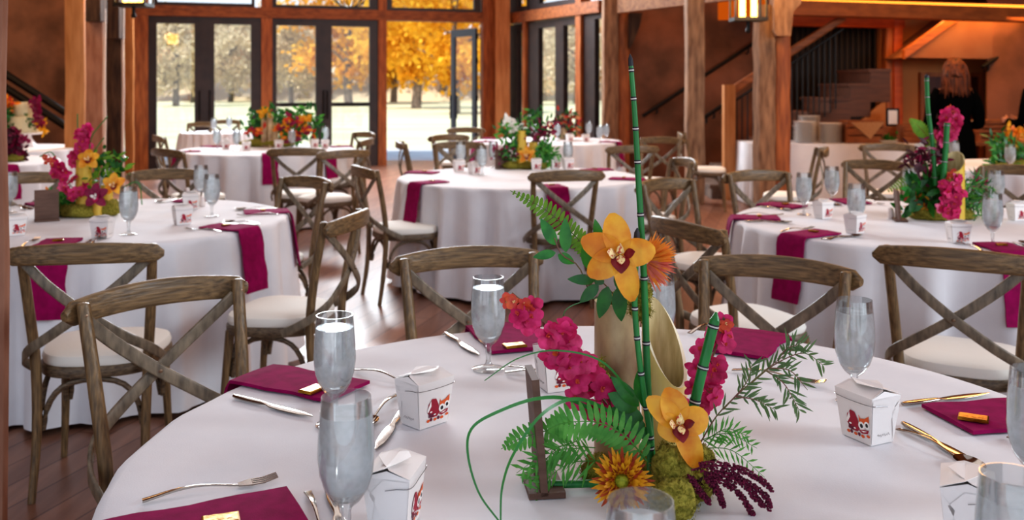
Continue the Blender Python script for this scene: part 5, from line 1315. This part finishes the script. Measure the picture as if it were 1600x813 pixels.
# ------------------------------------------------------------------ lights and world
def area(name, loc, rot, size, energy, color, sy=None):
    l = bpy.data.lights.new(name, 'AREA'); l.shape = 'RECTANGLE'; l.size = size; l.size_y = sy or size; l.energy = energy; l.color = color
    o = bpy.data.objects.new(name, l); COL.objects.link(o); o.location = loc; o.rotation_euler = rot; return o
area('overhead_fill_near', (-1.0, 1.2, 4.4), (0, 0, 0), 4.5, 40, (.84, .92, 1))  # added fill under the ceiling for the near table, no fixture there
area('overhead_fill_mid', (-.5, 7.5, 4.5), (0, 0, 0), 5, 90, (.98, .96, .95))  # added overhead fill for the middle tables
area('mezzanine_light', (5.6, 12.6, 2.3), (0, 0, 0), 2.4, 45, (1, .45, .12), .8)
area('mezzanine_glow', (4.8, 9.3, 3.9), (math.radians(-25), 0, 0), 3, 90, (1, .5, .18), 1)
area('fold_fill_right', (7.5, 1.0, 3.2), (math.radians(62), 0, math.radians(52)), 3.5, 330, (.82, .92, 1), 2)  # added cool lamp from front right, models the cloth folds
area('left_warm', (-6.2, 10.5, 4.3), (0, 0, 0), 2.5, 70, (1, .6, .3))
area('stair_warm', (2.2, 12.9, 4.3), (0, 0, 0), 1.5, 35, (1, .55, .28))
area('daylight_fill', (-2.8, 15.6, 4.2), (math.radians(-62), 0, math.radians(12)), 5.5, 800, (.85, .93, 1), 1)  # added lamp inside the glazed wall, strengthens its daylight
sun = bpy.data.lights.new('sun', 'SUN'); sun.energy = 4; sun.angle = .02; sun.color = (1, .93, .8); so = bpy.data.objects.new('sun', sun); COL.objects.link(so); so.rotation_euler = (math.radians(50), 0, math.radians(205))
so.rotation_euler = (math.radians(34), 0, math.radians(-38))
w = bpy.data.worlds.new('world'); scene.world = w; w.use_nodes = True; nt = w.node_tree; bg = nt.nodes['Background']
tc = nt.nodes.new('ShaderNodeTexCoord'); sx = nt.nodes.new('ShaderNodeSeparateXYZ'); rp = nt.nodes.new('ShaderNodeValToRGB')
rp.color_ramp.elements[0].position = 0; rp.color_ramp.elements[0].color = (.86, .92, 1, 1); rp.color_ramp.elements[1].position = .6; rp.color_ramp.elements[1].color = (.55, .75, 1, 1)
nt.links.new(tc.outputs['Generated'], sx.inputs[0]); nt.links.new(sx.outputs['Z'], rp.inputs[0]); nt.links.new(rp.outputs[0], bg.inputs[0]); bg.inputs[1].default_value = 1.15
scene.view_settings.view_transform = 'Standard'; scene.view_settings.exposure = 0.03
try: scene.view_settings.look = 'Medium High Contrast'
except Exception as ex: print('look', ex)

# ------------------------------------------------------------------ labels by position
ORD = ['leftmost', 'second from left', 'third from left', 'fourth from left', 'fifth from left', 'sixth from left', 'seventh from left', 'eighth from left', 'ninth from left', 'tenth from left']
byk = {}
for o, d, wv in AUTO: byk.setdefault((d, wv), []).append(o)
for (d, wv), L in byk.items():
    L.sort(key=lambda o: o.location.x/o.location.y)
    for i, o in enumerate(L): o['label'] = f'{d} {wv}' if len(L) == 1 else f'{d} {wv}, {ORD[i]}' if i < 10 else f'{d} {wv}, far right'
print('objects', len(COL.objects))
